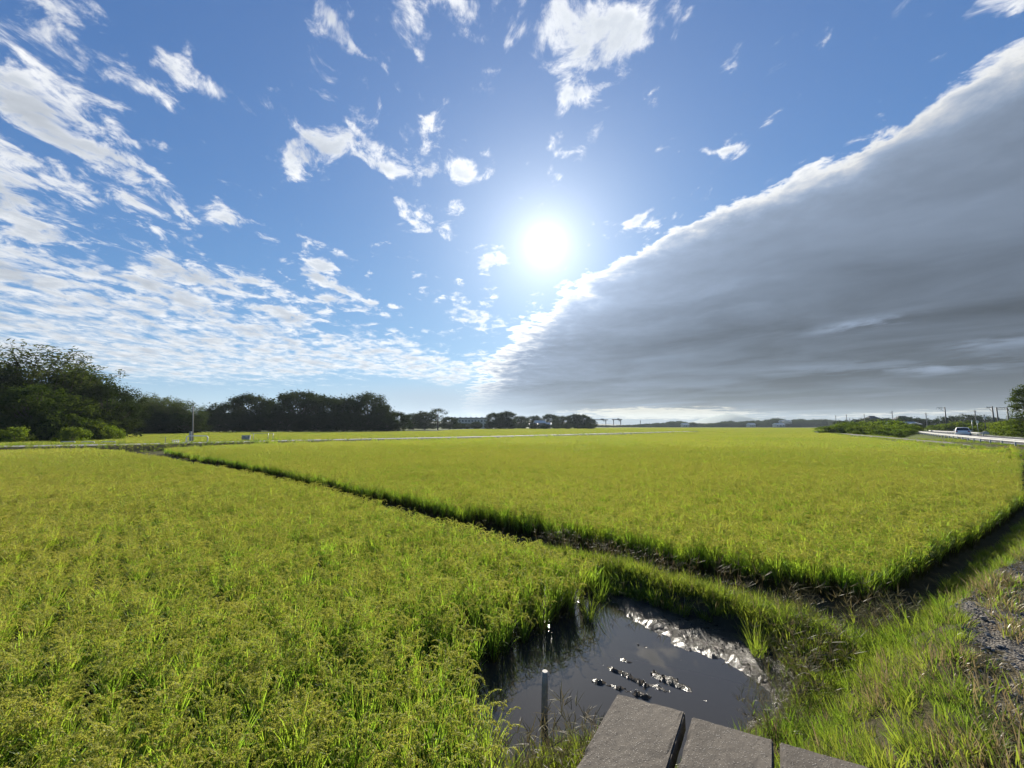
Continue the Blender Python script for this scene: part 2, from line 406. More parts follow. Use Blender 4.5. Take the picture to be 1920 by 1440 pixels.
def asphalt(name, col):
    m, nt, out = new_mat(name); P = position(nt)
    a = noise(nt, P, 0.35, 5, 0.6); b = noise(nt, P, 30, 3, 0.6)
    f = ((a - 0.5) * 1.8 + (b - 0.5) * 1.2 + 0.5).clamp()
    bsdf(nt, out, mixc(nt, f, tuple(x * .72 for x in col), tuple(x * 1.3 for x in col)), 0.95, normal=bump(nt, b, 0.5, 0.01), spec=0.15); return m
ASPHALT = asphalt('asphalt', (.075, .075, .078))
PALEROAD = asphalt('worn farm road', (.22, .215, .205))
TRACK = asphalt('gravel track', (.17, .155, .135))
def concrete():
    m, nt, out = new_mat('exposed aggregate concrete'); co = objco(nt)
    big = noise(nt, co, 3.0, 6, 0.62); mid = noise(nt, co, 22, 5, 0.65)
    v = nt.nodes.new('ShaderNodeTexVoronoi'); v.inputs['Scale'].default_value = 95; nt.links.new(co, v.inputs['Vector'])
    cell = vdot(nt, v.outputs['Color'], (0.33, 0.33, 0.33)); dist = S(nt, v.outputs['Distance'])
    chip = dist.step(0.10, 0.42, 1.0, 0.0) * cell.step(0.35, 0.75)
    f = ((big - 0.5) * 1.7 + (mid - 0.5) * 1.0 + 0.5).clamp()
    c = mixc(nt, f, (.056, .047, .038), (.118, .100, .080))
    c = mixc(nt, chip * 0.65, c, (.32, .30, .265))
    pits = noise(nt, co, 90, 3, 0.6).step(0.60, 0.72)
    c = mixc(nt, pits * 0.6, c, (.045, .04, .035))
    lich = noise(nt, co, 7, 6, 0.7).step(0.60, 0.72)
    c = mixc(nt, lich * 0.35, c, (.20, .19, .15))
    h = chip * 0.6 + mid * 0.8 - pits * 0.8
    bsdf(nt, out, c, (0.85 - chip * 0.25), spec=0.25, normal=bump(nt, h, 0.9, 0.004)); return m
CONCRETE = concrete()
def ground_mat():
    m, nt, out = new_mat('soil and mud'); P = position(nt)
    def attr(n): a = nt.nodes.new('ShaderNodeAttribute'); a.attribute_name = n; return S(nt, a.outputs['Fac'])
    grav, wet = attr('gravel'), attr('wet')
    n1, n2, n3 = noise(nt, P, 1.3, 6, 0.6), noise(nt, P, 14, 5, 0.62), noise(nt, P, 70, 4, 0.6)
    soil = mixc(nt, ((n1 - 0.5) * 1.6 + (n2 - 0.5) * 1.2 + 0.5).clamp(), (.040, .034, .022), (.085, .075, .042))
    v = nt.nodes.new('ShaderNodeTexVoronoi'); v.inputs['Scale'].default_value = 58; nt.links.new(P, v.inputs['Vector'])
    cell = vdot(nt, v.outputs['Color'], (0.33, 0.33, 0.33)); dist = S(nt, v.outputs['Distance'])
    stone = mixc(nt, cell, (.13, .118, .100), (.32, .295, .26)); stone = mixc(nt, dist.step(0.35, 0.62) * 0.75, stone, (.05, .045, .04))
    stone = mixc(nt, n1.step(0.50, 0.66) * 0.7, stone, (.105, .078, .050))
    mud = mixc(nt, n2, (.026, .021, .016), (.085, .072, .056))
    c = mixc(nt, (grav + (n2 - 0.5) * 0.9).step(0.35, 0.65), soil, stone); c = mixc(nt, wet, c, mud)
    far = vdot(nt, P, (0, 1, 0)).step(25, 60) * (1.0 - wet)
    c = mixc(nt, far, c, (.085, .105, .030))
    rough = 0.9 - wet * 0.70
    h = (n3 * 0.7 + n2 * 1.0 + noise(nt, P, 170, 2, 0.6) * 0.5 * wet) + (dist * -0.9) * grav
    b = bsdf(nt, out, c, rough, normal=bump(nt, h, 0.9, 0.03)); nt.links.new((wet * 0.42 + 0.04).s, b.inputs['Specular IOR Level']); return m
GROUND = ground_mat()
def water_mat():
    m, nt, out = new_mat('still paddy water'); P = position(nt)
    h = noise(nt, P, 3.0, 3, 0.5) * 0.5 + noise(nt, P, 16, 2, 0.5) * 0.08
    b = bsdf(nt, out, (.038, .033, .026), 0.02, spec=0.5, normal=bump(nt, h, 0.035, 0.01))
    b.inputs['IOR'].default_value = 1.45; return m
WATER = water_mat()

# ------------------------------------------------------------------ plan of the place (metres, camera above 0,0 looking along +Y)
FOOT = [(-40, -26), (-8, -4.4), (-1.2, 1.3), (-.2, 2.75), (.45, 3.12), (1.3, 3.12), (2.35, 3.65), (3.4, 4.4), (5.1, 4.95), (8, 6.75), (15, 11.0), (37, 27.6), (70, 52)]
VERGE = [(-40, -28), (-8, -6.2), (0.0, 0.1), (2.6, 2.1), (3.2, 2.85), (4.4, 3.92), (6.25, 5.02), (15, 9.9), (37, 26.0), (70, 50)]
LEVEE = [(3.75, 4.2), (3.4, 4.72), (2.98, 5.3), (2.4, 5.92), (1.8, 6.5), (1.25, 7.0), (.5, 7.65), (-1.6, 9.75), (-6.4, 14.1), (-14.6, 20.3), (-33, 34)]
LEFT_FIELD = [(1.27, 6.12), (.36, 5.0), (-.60, 3.93), (-.22, 3.36), (-.14, 2.5), (-.7, 1.5), (-4, -.9), (-14, -4), (-56, 22), (-47, 31.5), (-38, 35.6), (-33.8, 33.0), (-14.6, 19.55), (-6.5, 13.35), (-1.7, 8.55), (.45, 6.9)]
RIGHT_FIELD = [(1.98, 7.68), (3.05, 6.85), (4.88, 5.62), (8, 7.35), (14.7, 11.45), (36.3, 27.9), (41.5, 37), (85, 106), (24, 88), (-1, 69.5), (-17, 56), (-28, 47.5), (-31.5, 37.0), (-31.0, 34.7), (-10.95, 18.6), (-1.95, 10.75), (.55, 8.9)]
ROAD = [(-90, 20), (-70, 27.5), (-46.8, 35.3), (-39, 39.3), (-34.1, 44.2), (-27.9, 50.5), (-16.2, 58.9), (0, 72.5), (28.6, 101), (62, 134)]
HIGHWAY = [(40, 20), (46.5, 29.5), (55, 40), (75, 62), (103, 93), (134, 128)]           # centre line, right of the guard rail
TRACK_LINE = [(30, 18), (39.6, 28.6), (46.6, 40), (60, 62), (88, 106)]
PUDDLE = [(1.73, 6.26), (1.32, 6.35), (.2, 5.3), (-1.0, 4.2), (-.7, 3.3), (-.5, 2.6), (-.22, 2.78), (.42, 3.16), (1.3, 3.18), (2.3, 3.7), (2.85, 4.1), (3.0, 4.47), (2.85, 5.07), (2.4, 5.65)]
SHORE = [(1.3, 6.4), (1.36, 5.85), (1.54, 5.32), (1.82, 4.80), (2.18, 4.46), (2.36, 4.19), (2.38, 3.7)]
BARS = [((.84, 4.2), (1.29, 3.95), .050, .066), ((.99, 4.47), (1.34, 4.12), .055, .068), ((1.22, 4.55), (1.36, 4.47), .05, .056), ((1.50, 4.29), (1.85, 3.90), .09, .058), ((1.5, 4.85), (1.87, 4.52), .06, .057), ((1.42, 4.12), (1.55, 4.0), .07, .057), ((1.95, 3.78), (2.2, 3.72), .06, .062)]

def height(x, y):
    df, sf = poly_dist(x, y, FOOT); dg, sg = poly_dist(x, y, VERGE)
    df = df * -sf; dg = dg * sg                             # + = towards the road / + = towards the field
    t = np.where(df <= 0, 0.0, np.where(dg <= 0, 1.0, df / (df + np.maximum(dg, 1e-6))))
    near = sstep((46 - np.hypot(x, y)) / 8)
    z = 0.06 + 0.80 * sstep(t) * near
    # levee between the fields
    dl, _ = poly_dist(x, y, LEVEE[:7]); dl2, _ = poly_dist(x, y, LEVEE[5:])
    z = np.maximum(z, 0.06 + 0.22 * np.exp(-(dl / .30) ** 2)); z = np.maximum(z, 0.06 + 0.06 * np.exp(-(dl2 / .3) ** 2))
    # puddle with mud flat
    dp, _ = poly_dist(x, y, PUDDLE + PUDDLE[:1]); ins = inside(x, y, PUDDLE)
    bed = -0.07 * sstep(dp / .16)
    z = np.where(ins, np.minimum(z, 0.05) + bed, z)
    ds, ss = poly_dist(x, y, SHORE); land = np.clip(ds * ss, -1, 1)
    z = np.where(ins, np.maximum(z, -.05 + .115 * sstep((land + .10) / .36)), z)
    for (a, b, w, h) in BARS:
        d, _ = poly_dist(x, y, [a, b]); z = np.where(ins, np.maximum(z, -.06 + h * 1.55 * np.exp(-(d / w) ** 2)), z)
    nearm = np.hypot(x, y) < 12
    rough = np.where(ins, .026, .014) * fbm(x * 9, y * 9, 3, 4) + .02 * fbm(x * 1.7, y * 1.7, 5, 3)
    z = z + np.where(nearm, np.where(ins, rough * np.where(z > -.03, 1.0, .35), rough), 0)
    # farm road, highway and track embankments
    dr, _ = poly_dist(x, y, ROAD); q = sstep((4.0 - dr) / 1.6); z = np.where(q > 0, np.maximum(z, .06 + .66 * q), z)
    dh, _ = poly_dist(x, y, HIGHWAY); q = sstep((8.5 - dh) / 3.0); z = np.where(q > 0, np.maximum(z, .06 + .74 * q), z)
    dt, _ = poly_dist(x, y, TRACK_LINE); q = sstep((3.6 - dt) / 1.5); z = np.where(q > 0, np.maximum(z, .06 + .60 * q), z)
    return z, df, dg, t, ins, land
def zat(x, y): return float(height(np.array([float(x)]), np.array([float(y)]))[0][0])

def build_ground():
    def axis(lo, hi, fine_lo, fine_hi, st):
        a = list(np.arange(fine_lo, fine_hi, st)); s = st; p = fine_hi
        while p < hi: a.append(p); s = min(s * 1.07, 900) if p > 130 else min(s * 1.07, 1.1); p += s
        a.append(hi); s = st; p = fine_lo - st
        while p > lo: a.insert(0, p); s = min(s * 1.07, 900) if p < -110 else min(s * 1.07, 1.1); p -= s
        a.insert(0, lo); return np.array(a)
    xs, ys = axis(-4600, 4600, -1.2, 5.2, .042), axis(-300, 4600, 1.9, 7.2, .042)
    gx, gy = np.meshgrid(xs, ys); z, df, dg, t, ins, land = height(gx.ravel(), gy.ravel())
    co = np.stack([gx.ravel(), gy.ravel(), z], 1); nx, ny = len(xs), len(ys)
    i = np.arange((nx - 1) * (ny - 1)); r, c = i // (nx - 1), i % (nx - 1); a = r * nx + c
    f = np.stack([a, a + 1, a + nx + 1, a + nx], 1)
    me = bpy.data.meshes.new('ground'); me.vertices.add(len(co)); me.vertices.foreach_set('co', co.ravel())
    me.loops.add(f.size); me.loops.foreach_set('vertex_index', f.ravel()); me.polygons.add(len(f))
    me.polygons.foreach_set('loop_start', np.arange(len(f)) * 4); me.update(calc_edges=True)
    me.polygons.foreach_set('use_smooth', [True] * len(f))
    x, y = gx.ravel(), gy.ravel()
    grav = sstep((-dg + .25 * fbm(x * 1.3, y * 1.3, 9, 3) + .10) / .35) * (np.hypot(x, y) < 45)
    wet = np.where(ins, 1.0, 0.0) * np.clip(1.0 - np.clip(land - .30, 0, 1) * 1.6, .35, 1)
    wet = np.maximum(wet, .55 * (inside(x, y, LEFT_FIELD) & (np.hypot(x, y) < 25)))
    for n, v in (('gravel', grav), ('wet', wet)):
        at = me.attributes.new(n, 'FLOAT', 'POINT'); at.data.foreach_set('value', v.astype(np.float32))
    me.materials.append(GROUND); o = bpy.data.objects.new('ground', me); COL.objects.link(o)
    tag(o, kind='structure')
    w = MB(); P = [(p[0], p[1], .030) for p in PUDDLE]; c = (1.0, 4.2, .030)
    w.add([(-2.2, 1.6, .03), (3.2, 1.6, .03), (3.2, 6.6, .03), (-2.2, 6.6, .03)], [(0, 1, 2, 3)])
    # keep the sheet inside the low ground of the notch
    w = MB(); w.add([(-.9, 2.4, .03), (-.2, 2.6, .03), (.5, 3.0, .03), (1.4, 3.05, .03), (2.5, 3.65, .03), (3.0, 4.1, .03), (3.1, 4.5, .03), (2.95, 5.1, .03), (2.5, 5.75, .03), (1.75, 6.4, .03), (1.25, 6.45, .03), (-1.3, 4.1, .03)], [tuple(range(12))])
    tag(w.build('water', WATER), kind='structure')
build_ground()

def ribbon(name, line, half, lift, mat, taper=None):
    """A road sheet following a centre line at the ground's level."""
    L = [Vector((a, b, 0)) for a, b in line]; fine = []
    for i in range(len(L) - 1):
        n = max(2, int((L[i + 1] - L[i]).length / 1.5))
        fine += [L[i].lerp(L[i + 1], k / n) for k in range(n)]
    fine.append(L[-1]); mb = MB(); vs, fs = [], []
    for i, p in enumerate(fine):
        d = (fine[min(i + 1, len(fine) - 1)] - fine[max(i - 1, 0)]).normalized(); nrm = Vector((-d.y, d.x, 0))
        for s in (-1, -.33, .33, 1):
            wob = 0 if abs(s) < .5 else .10 * math.sin(i * 1.7 + s * 3) + .06 * math.sin(i * .61)
            q = p + nrm * s * (half + wob); vs.append((q.x, q.y, lift))
        if i:
            for k in range(3): a = (i - 1) * 4 + k; fs.append((a, a + 1, a + 5, a + 4))
    mb.add(vs, fs); o = mb.build(name, mat); tag(o, kind='structure'); return o
ribbon('farm_road', ROAD, 1.75, .735, PALEROAD)
ribbon('highway', HIGHWAY, 3.6, .82, ASPHALT)
ribbon('gravel_track', TRACK_LINE, 1.3, .68, TRACK)
def edge_line(off):
    L = []
    for i, (x, y) in enumerate(HIGHWAY):
        d = (Vector(HIGHWAY[min(i + 1, 5)]) - Vector(HIGHWAY[max(i - 1, 0)])).normalized(); L.append((x - d.y * off, y + d.x * off))
    return L
for off in (3.2, -3.2):
    o = ribbon('road_marking', edge_line(off), .08, .826, WHITE)

# ------------------------------------------------------------------ scattering of uncountable plants
def proto_coll(name, meshes):
    c = bpy.data.collections.new(name)
    for i, me in enumerate(meshes):
        o = bpy.data.objects.new('%s_%02d' % (name, i), me); c.objects.link(o)
    return c
def scatter(name, P, rot, scl, pick, coll, label, cat):
    me = bpy.data.meshes.new(name); me.vertices.add(len(P)); me.vertices.foreach_set('co', np.asarray(P, np.float32).ravel())
    for n, ty, v in (('rot', 'FLOAT_VECTOR', rot), ('scl', 'FLOAT_VECTOR', scl)):
        a = me.attributes.new(n, ty, 'POINT'); a.data.foreach_set('vector', np.asarray(v, np.float32).ravel())
    a = me.attributes.new('pick', 'INT', 'POINT'); a.data.foreach_set('value', np.asarray(pick, np.int32))
    o = bpy.data.objects.new(name, me); COL.objects.link(o)
    ng = bpy.data.node_groups.new(name, 'GeometryNodeTree')
    ng.interface.new_socket('Geometry', in_out='INPUT', socket_type='NodeSocketGeometry')
    ng.interface.new_socket('Geometry', in_out='OUTPUT', socket_type='NodeSocketGeometry')
    N = ng.nodes.new; gi, go, ip, ci = N('NodeGroupInput'), N('NodeGroupOutput'), N('GeometryNodeInstanceOnPoints'), N('GeometryNodeCollectionInfo')
    ci.inputs['Collection'].default_value = coll; ci.inputs['Separate Children'].default_value = True; ci.inputs['Reset Children'].default_value = True
    ip.inputs['Pick Instance'].default_value = True
    def na(n, t): q = N('GeometryNodeInputNamedAttribute'); q.data_type = t; q.inputs['Name'].default_value = n; return q.outputs['Attribute']
    Lk = ng.links.new
    Lk(gi.outputs[0], ip.inputs['Points']); Lk(ci.outputs[0], ip.inputs['Instance']); Lk(na('pick', 'INT'), ip.inputs['Instance Index'])
    Lk(na('rot', 'FLOAT_VECTOR'), ip.inputs['Rotation']); Lk(na('scl', 'FLOAT_VECTOR'), ip.inputs['Scale']); Lk(ip.outputs[0], go.inputs[0])
    m = o.modifiers.new('scatter', 'NODES'); m.node_group = ng
    tag(o, label, cat, kind='stuff'); return o

def blade(mb, base, az, length, width, lean, curve, seg=4, mi=0, twist=0.0, power=1.6):
    """Tapered leaf strip bending away from the vertical."""
    ca, sa = math.cos(az), math.sin(az); x = z = 0.0; vs, fs = [], []
    ta = az + math.pi / 2 + twist; wx, wy = math.cos(ta), math.sin(ta)
    for i in range(seg + 1):
        t = i / seg
        if i:
            a = lean + curve * (t - .5 / seg) ** power; x += math.sin(a) * length / seg; z += math.cos(a) * length / seg
        w = width * .5 * (min(1, .55 + t * 1.5) if t < .35 else (1 - ((t - .35) / .65) ** 1.7) + .03)
        c = (base[0] + ca * x, base[1] + sa * x, base[2] + z)
        vs += [(c[0] + wx * w, c[1] + wy * w, c[2]), (c[0] - wx * w, c[1] - wy * w, c[2])]
        if i: k = 2 * i; fs.append((k - 2, k - 1, k + 1, k))
    mb.add(vs, fs, mi); return vs
def ear(mb, rnd, base, az, length, lean, droop, grains, gs=.0085, mi=1):
    """Drooping rice panicle: arching stalk hung with grains."""
    ca, sa = math.cos(az), math.sin(az); x = z = 0.0; n = 9; pts = []
    for i in range(n + 1):
        t = i / n
        if i: a = lean + droop * t ** 1.5; x += math.sin(a) * length / n; z += math.cos(a) * length / n
        pts.append((base[0] + ca * x, base[1] + sa * x, base[2] + z))
    for i in range(n):
        p, q = pts[i], pts[i + 1]; w = .0016
        mb.add([(p[0] - sa * w, p[1] + ca * w, p[2]), (p[0] + sa * w, p[1] - ca * w, p[2]), (q[0] + sa * w, q[1] - ca * w, q[2]), (q[0] - sa * w, q[1] + ca * w, q[2])], [(0, 1, 2, 3)], mi)
    for k in range(grains):
        t = .30 + .70 * rnd.random(); i = min(int(t * n), n - 1); f = t * n - i
        p = [pts[i][j] * (1 - f) + pts[i + 1][j] * f for j in range(3)]; sp = .011 * (1.25 - t)
        p = [p[0] + rnd.gauss(0, sp), p[1] + rnd.gauss(0, sp), p[2] - abs(rnd.gauss(0, sp)) * .9]
        d = (Vector(pts[i + 1]) - Vector(pts[i])).normalized() + Vector((rnd.gauss(0, .3), rnd.gauss(0, .3), rnd.gauss(0, .3) - .2)); d.normalize(); s = d.orthogonal().normalized()
        s.rotate(Matrix.Rotation(rnd.random() * 3.14, 3, d)); L, W = gs * rnd.uniform(.8, 1.3), gs * .40; p = Vector(p)
        mb.add([p - d * L * .6, p + s * W, p + d * L * .6, p - s * W], [(0, 1, 2, 3)], mi)
def rice_hill(seed, H=.53, tillers=21, edge=False):
    rnd = random.Random(seed); mb = MB()
    for k in range(tillers):
        az = rnd.random() * 6.283; r = .055 * math.sqrt(rnd.random()); b = (math.cos(az) * r, math.sin(az) * r, 0)
        az += rnd.gauss(0, .5)
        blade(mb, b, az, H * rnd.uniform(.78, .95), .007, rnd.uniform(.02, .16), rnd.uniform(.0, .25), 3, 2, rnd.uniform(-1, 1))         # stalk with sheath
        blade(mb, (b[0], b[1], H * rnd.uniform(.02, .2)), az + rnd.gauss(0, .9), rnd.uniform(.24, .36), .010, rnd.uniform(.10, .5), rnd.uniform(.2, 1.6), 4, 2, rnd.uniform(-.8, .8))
        for j in range(2):
            blade(mb, (b[0], b[1], H * rnd.uniform(.15, .5)), az + rnd.gauss(0, .9), rnd.uniform(.26, .42), rnd.uniform(.008, .012), rnd.uniform(.10, .45), rnd.uniform(.2, 1.5), 5, 0, rnd.uniform(-.8, .8), 1.8)
        if rnd.random() < .55:                                                                                                                # upright flag leaf
            blade(mb, (b[0] * 1.6, b[1] * 1.6, H * rnd.uniform(.50, .66)), az + rnd.gauss(0, .6), rnd.uniform(.20, .31), rnd.uniform(.007, .010), rnd.uniform(.03, .40), rnd.uniform(.0, .6), 4, 0, rnd.uniform(-1.2, 1.2))
        if rnd.random() < .72:
            ear(mb, rnd, (b[0] * 1.8, b[1] * 1.8, H * rnd.uniform(.74, .96)), rnd.random() * 6.283, rnd.uniform(.20, .28), rnd.uniform(.10, .40), rnd.uniform(1.5, 2.4), 64, .0095)
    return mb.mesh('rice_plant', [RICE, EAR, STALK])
def rice_patch(seed, size=.9, H=.53, hills=18, wide=1.0):
    rnd = random.Random(seed); mb = MB()
    for h in range(hills):
        hx, hy = (rnd.random() - .5) * size, (rnd.random() - .5) * size
        for k in range(10):
            az = rnd.random() * 6.283; b = (hx + rnd.gauss(0, .05), hy + rnd.gauss(0, .05), 0)
            blade(mb, (b[0], b[1], H * rnd.uniform(.2, .55)), az, rnd.uniform(.26, .40), .015 * wide, rnd.uniform(.05, .4), rnd.uniform(0, 1.2), 3, 0, rnd.uniform(-1, 1))
        for k in range(5):
            az = rnd.random() * 6.283; b = (hx + rnd.gauss(0, .06), hy + rnd.gauss(0, .06), H * rnd.uniform(.74, .96))
            blade(mb, b, az, rnd.uniform(.16, .24), .016 * wide, rnd.uniform(.1, .5), rnd.uniform(1.4, 2.4), 4, 1, rnd.uniform(-.5, .5))
    return mb.mesh('rice_patch', [RICE, EAR])
HILLS = [rice_hill(100 + i) for i in range(12)]
PATCH = [rice_patch(200 + i) for i in range(8)]
FARPATCH = [rice_patch(300 + i, 3.0, .53, 60, 3.2) for i in range(5)]
C_HILL, C_PATCH, C_FAR = proto_coll('rice_hill', HILLS), proto_coll('rice_patch', PATCH), proto_coll('rice_far', FARPATCH)

def grid_in(poly, dx, dy, ang, jit):
    """Planting grid clipped to a field."""
    p = np.array(poly); ca, sa = math.cos(ang), math.sin(ang); u, v = p @ np.array([ca, sa]), p @ np.array([-sa, ca])
    U, V = np.meshgrid(np.arange(u.min(), u.max(), dx), np.arange(v.min(), v.max(), dy)); U, V = U.ravel(), V.ravel()
    U = U + RNG.normal(0, jit * dx, U.shape); V = V + RNG.normal(0, jit * dy, V.shape)
    x, y = U * ca - V * sa, U * sa + V * ca; k = inside(x, y, poly); return x[k], y[k]
def in_view(x, y, m=3.0): return (y > -1.0) & (np.abs(x) < 1.40 * np.maximum(y, 0) + m + 1)
EDGE_PLANTS = []
def plant_field(name, poly, ang, label, near, far_from=None):
    x, y = grid_in(poly, .145, .270, ang, .13); k = in_view(x, y, 2.0); x, y = x[k], y[k]
    r = np.hypot(x, y); k = r < near + RNG.uniform(-8, 14, len(r)); x, y = x[k], y[k]
    d, _ = poly_dist(x, y, poly + poly[:1]); z = height(x, y)[0]
    n = len(x); tone = fbm(x * .35, y * .35, 21, 3)
    s = (1 + .08 * tone + RNG.normal(0, .08, n)); rot = np.stack([RNG.normal(0, .05, n), RNG.normal(0, .05, n), RNG.uniform(0, 6.283, n)], 1)
    front = (d < .17) & (np.hypot(x, y) < 7.0)                   # plants that stand free along the water and the levee
    for i in np.nonzero(front)[0]: EDGE_PLANTS.append((name, x[i], y[i], z[i], rot[i, 2], s[i]))
    b = ~front
    P = np.stack([x, y, z - .02], 1); scl = np.stack([s * .80, s * .80, s * .97], 1)
    scatter(name, P[b], rot[b], scl[b], RNG.integers(0, len(HILLS), n)[b], C_HILL, label, 'rice field')
    return n
plant_field('rice_field_near', LEFT_FIELD, R(136), 'dense ripening rice filling the field left of the water and ditch', 34)
plant_field('rice_field_across', RIGHT_FIELD, R(136), 'dense ripening rice field right of the dark diagonal ditch, near part', 34)
def plant_patches(name, poly, step, near, far, coll, npick, label, h=1.0, grow=1.0):
    x, y = grid_in(poly, step, step, R(136), .2); r = np.hypot(x, y); k = in_view(x, y, 6) & (r >= near + (RNG.uniform(-10, 12, len(r)) if near > 20 else 0)) & (r < far); x, y = x[k], y[k]; n = len(x)
    z = height(x, y)[0]; s = h * (1 + RNG.normal(0, .04, n) + .04 * fbm(x * .08, y * .08, 31, 3))
    keep = z < .3; x, y, z, s = x[keep], y[keep], z[keep], s[keep]; n = len(x)
    scatter(name, np.stack([x, y, z - .02], 1), np.stack([np.zeros(n), np.zeros(n), RNG.integers(0, 4, n) * 1.5708 + RNG.normal(0, .2, n)], 1),
            np.stack([np.full(n, grow), np.full(n, grow), s], 1), RNG.integers(0, npick, n), coll, label, 'rice field')
plant_patches('rice_field_left_back', LEFT_FIELD, .80, 34, 80, C_PATCH, 8, 'far end of the left rice field beside the farm road')
plant_patches('rice_field_across_back', RIGHT_FIELD, .80, 34, 150, C_PATCH, 8, 'wide back part of the right rice field reaching the farm road')
# fields beyond the farm road, divided by darker levees
def strip(a, b, c, d): return [a, b, c, d]
BEYOND = [
    ('rice_field_behind_road', [(-88, 50), (-46, 43.5), (-38, 50), (-18, 65), (-2, 77.5), (22, 101), (-20, 116), (-60, 92), (-92, 84)], 'bright rice strip just behind the farm road and the grey cabinet'),
    ('rice_field_before_grove', [(-94, 88), (-60, 97), (-20, 121), (26, 105), (58, 137), (40, 166), (-30, 146), (-100, 128)], 'rice strip in front of the big dark grove'),
    ('rice_field_mid_distance', [(-28, 150), (42, 170), (62, 141), (78, 128), (120, 160), (90, 215), (10, 212), (-30, 200)], 'yellow green rice strip in the middle distance'),
    ('rice_field_far', [(28, 92), (84, 109), (118, 155), (80, 126), (62, 131)], 'rice strip at the end of the pale farm road'),
    ('rice_field_horizon', [(-30, 206), (12, 218), (92, 221), (124, 165), (200, 230), (330, 420), (120, 420), (-20, 260)], 'thin bright rice strip along the horizon before the ridge'),
]
for nm, poly, lab in BEYOND: plant_patches(nm, poly, 2.3, 30, 480, C_FAR, 5, lab)

# rice plants one can pick out at the field's edge, each leaning a little outward
for i, (fld, x, y, z, rz, s) in enumerate(EDGE_PLANTS[:300]):
    o = bpy.data.objects.new('rice_plant', HILLS[i % len(HILLS)]); COL.objects.link(o)
    poly = LEFT_FIELD if fld == 'rice_field_near' else RIGHT_FIELD
    e = .1; gx = inside(np.array([x + .25, x - .25]), np.array([y, y]), poly); gy = inside(np.array([x, x]), np.array([y + .25, y - .25]), poly)
    ox, oy = (int(gx[1]) - int(gx[0])), (int(gy[1]) - int(gy[0])); L = math.hypot(ox, oy) or 1.0
    lean = random.uniform(.05, .24); o.rotation_euler = (Matrix.Rotation(lean, 3, Vector((-oy / L, ox / L, 0))) @ Matrix.Rotation(rz, 3, 'Z')).to_euler()
    o.location = (x, y, z - .02); o.scale = (s * .85, s * .85, s)
    if fld == 'rice_field_near': tag(o, 'rice plant in the outermost row of the left field, facing the water', 'rice plant', 'rice plants edging the left field')
    else: tag(o, 'rice plant in the outermost row of the right field, behind the grassy levee', 'rice plant', 'rice plants edging the right field')

# ------------------------------------------------------------------ bank grass, weeds, pebbles
def tuft(seed, n=26, h=.20, w=.006, mats=(0,)):
    rnd = random.Random(seed); mb = MB()
    for k in range(n):
        az = rnd.random() * 6.283; r = .06 * math.sqrt(rnd.random())
        blade(mb, (math.cos(az) * r, math.sin(az) * r, 0), az + rnd.gauss(0, .7), h * rnd.uniform(.5, 1.2), w * rnd.uniform(.7, 1.2), rnd.uniform(.05, .6), rnd.uniform(.1, 1.3), 4, rnd.choice(mats), rnd.uniform(-.8, .8))
    return mb.mesh('grass_tuft', [GRASS, DRY])
def crabgrass(seed):
    """Wiry stem with splayed finger spikes."""
    rnd = random.Random(seed); mb = MB()
    for k in range(4):
        az = rnd.random() * 6.283; L = rnd.uniform(.26, .42); vs = blade(mb, (rnd.gauss(0, .03), rnd.gauss(0, .03), 0), az, L, .004, rnd.uniform(.1, .5), rnd.uniform(0, .6), 5, 0)
        tip = [(vs[-1][j] + vs[-2][j]) / 2 for j in range(3)]
        for f in range(rnd.randint(3, 6)): blade(mb, tip, az + rnd.uniform(-2.2, 2.2), rnd.uniform(.07, .12), .0055, rnd.uniform(.4, 1.3), rnd.uniform(.1, .6), 3, 0)
        for f in range(2): blade(mb, (0, 0, L * .3 * f), az + rnd.gauss(0, 1), rnd.uniform(.12, .2), .007, rnd.uniform(.3, .9), rnd.uniform(.3, 1), 3, 1)
    return mb.mesh('crabgrass', [WEED, GRASS])
C_TUFT = proto_coll('grass_tuft', [tuft(400 + i, 30, .19) for i in range(6)] + [tuft(420 + i, 26, .18, .005, (0, 0, 1)) for i in range(3)])
C_DRYT = proto_coll('dry_tuft', [tuft(440 + i, 22, .12, .005, (1, 1, 0)) for i in range(4)])
C_CRAB = proto_coll('crabgrass', [crabgrass(460 + i) for i in range(6)])
def lay(name, x, y, coll, npick, label, cat, s0=1.0, sv=.25, tilt=.15, sink=.01):
    n = len(x); z = height(x, y)[0]; s = s0 * np.clip(1 + RNG.normal(0, sv, n), .4, 1.8)
    scatter(name, np.stack([x, y, z - sink], 1), np.stack([RNG.normal(0, tilt, n), RNG.normal(0, tilt, n), RNG.uniform(0, 6.283, n)], 1), np.stack([s, s, s], 1), RNG.integers(0, npick, n), coll, label, cat)
N = 84000; x, y = RNG.uniform(-2, 22, N), RNG.uniform(-.5, 15, N); z, df, dg, t, ins, land = height(x, y)
dens = fbm(x * 1.1, y * 1.1, 41, 3); slabzone = inside(x, y, [(.72, 2.9), (-.5, 1.2), (1.5, .6), (2.2, 2.3)])
edge_t = np.minimum(np.where(x > 6, .90, .86) + .12 * dens, .97)
ok = (df > np.where(x > 4.6, -.30, .02)) & (t < edge_t) & ~slabzone & in_view(x, y, 1) & (dens > -.9) & ~((np.hypot(x - 2.3, y - 3.75) < .22))
ok &= RNG.random(N) < np.clip(1.15 - .5 * t, 0, 1)
lay('bank_grass', x[ok], y[ok], C_TUFT, 9, 'green grass covering the bank between the water and the gravel', 'grass', .64, .32)
N = 9000; x, y = RNG.uniform(-1, 9, N), RNG.uniform(.5, 7, N); z, df, dg, t, ins, land = height(x, y)
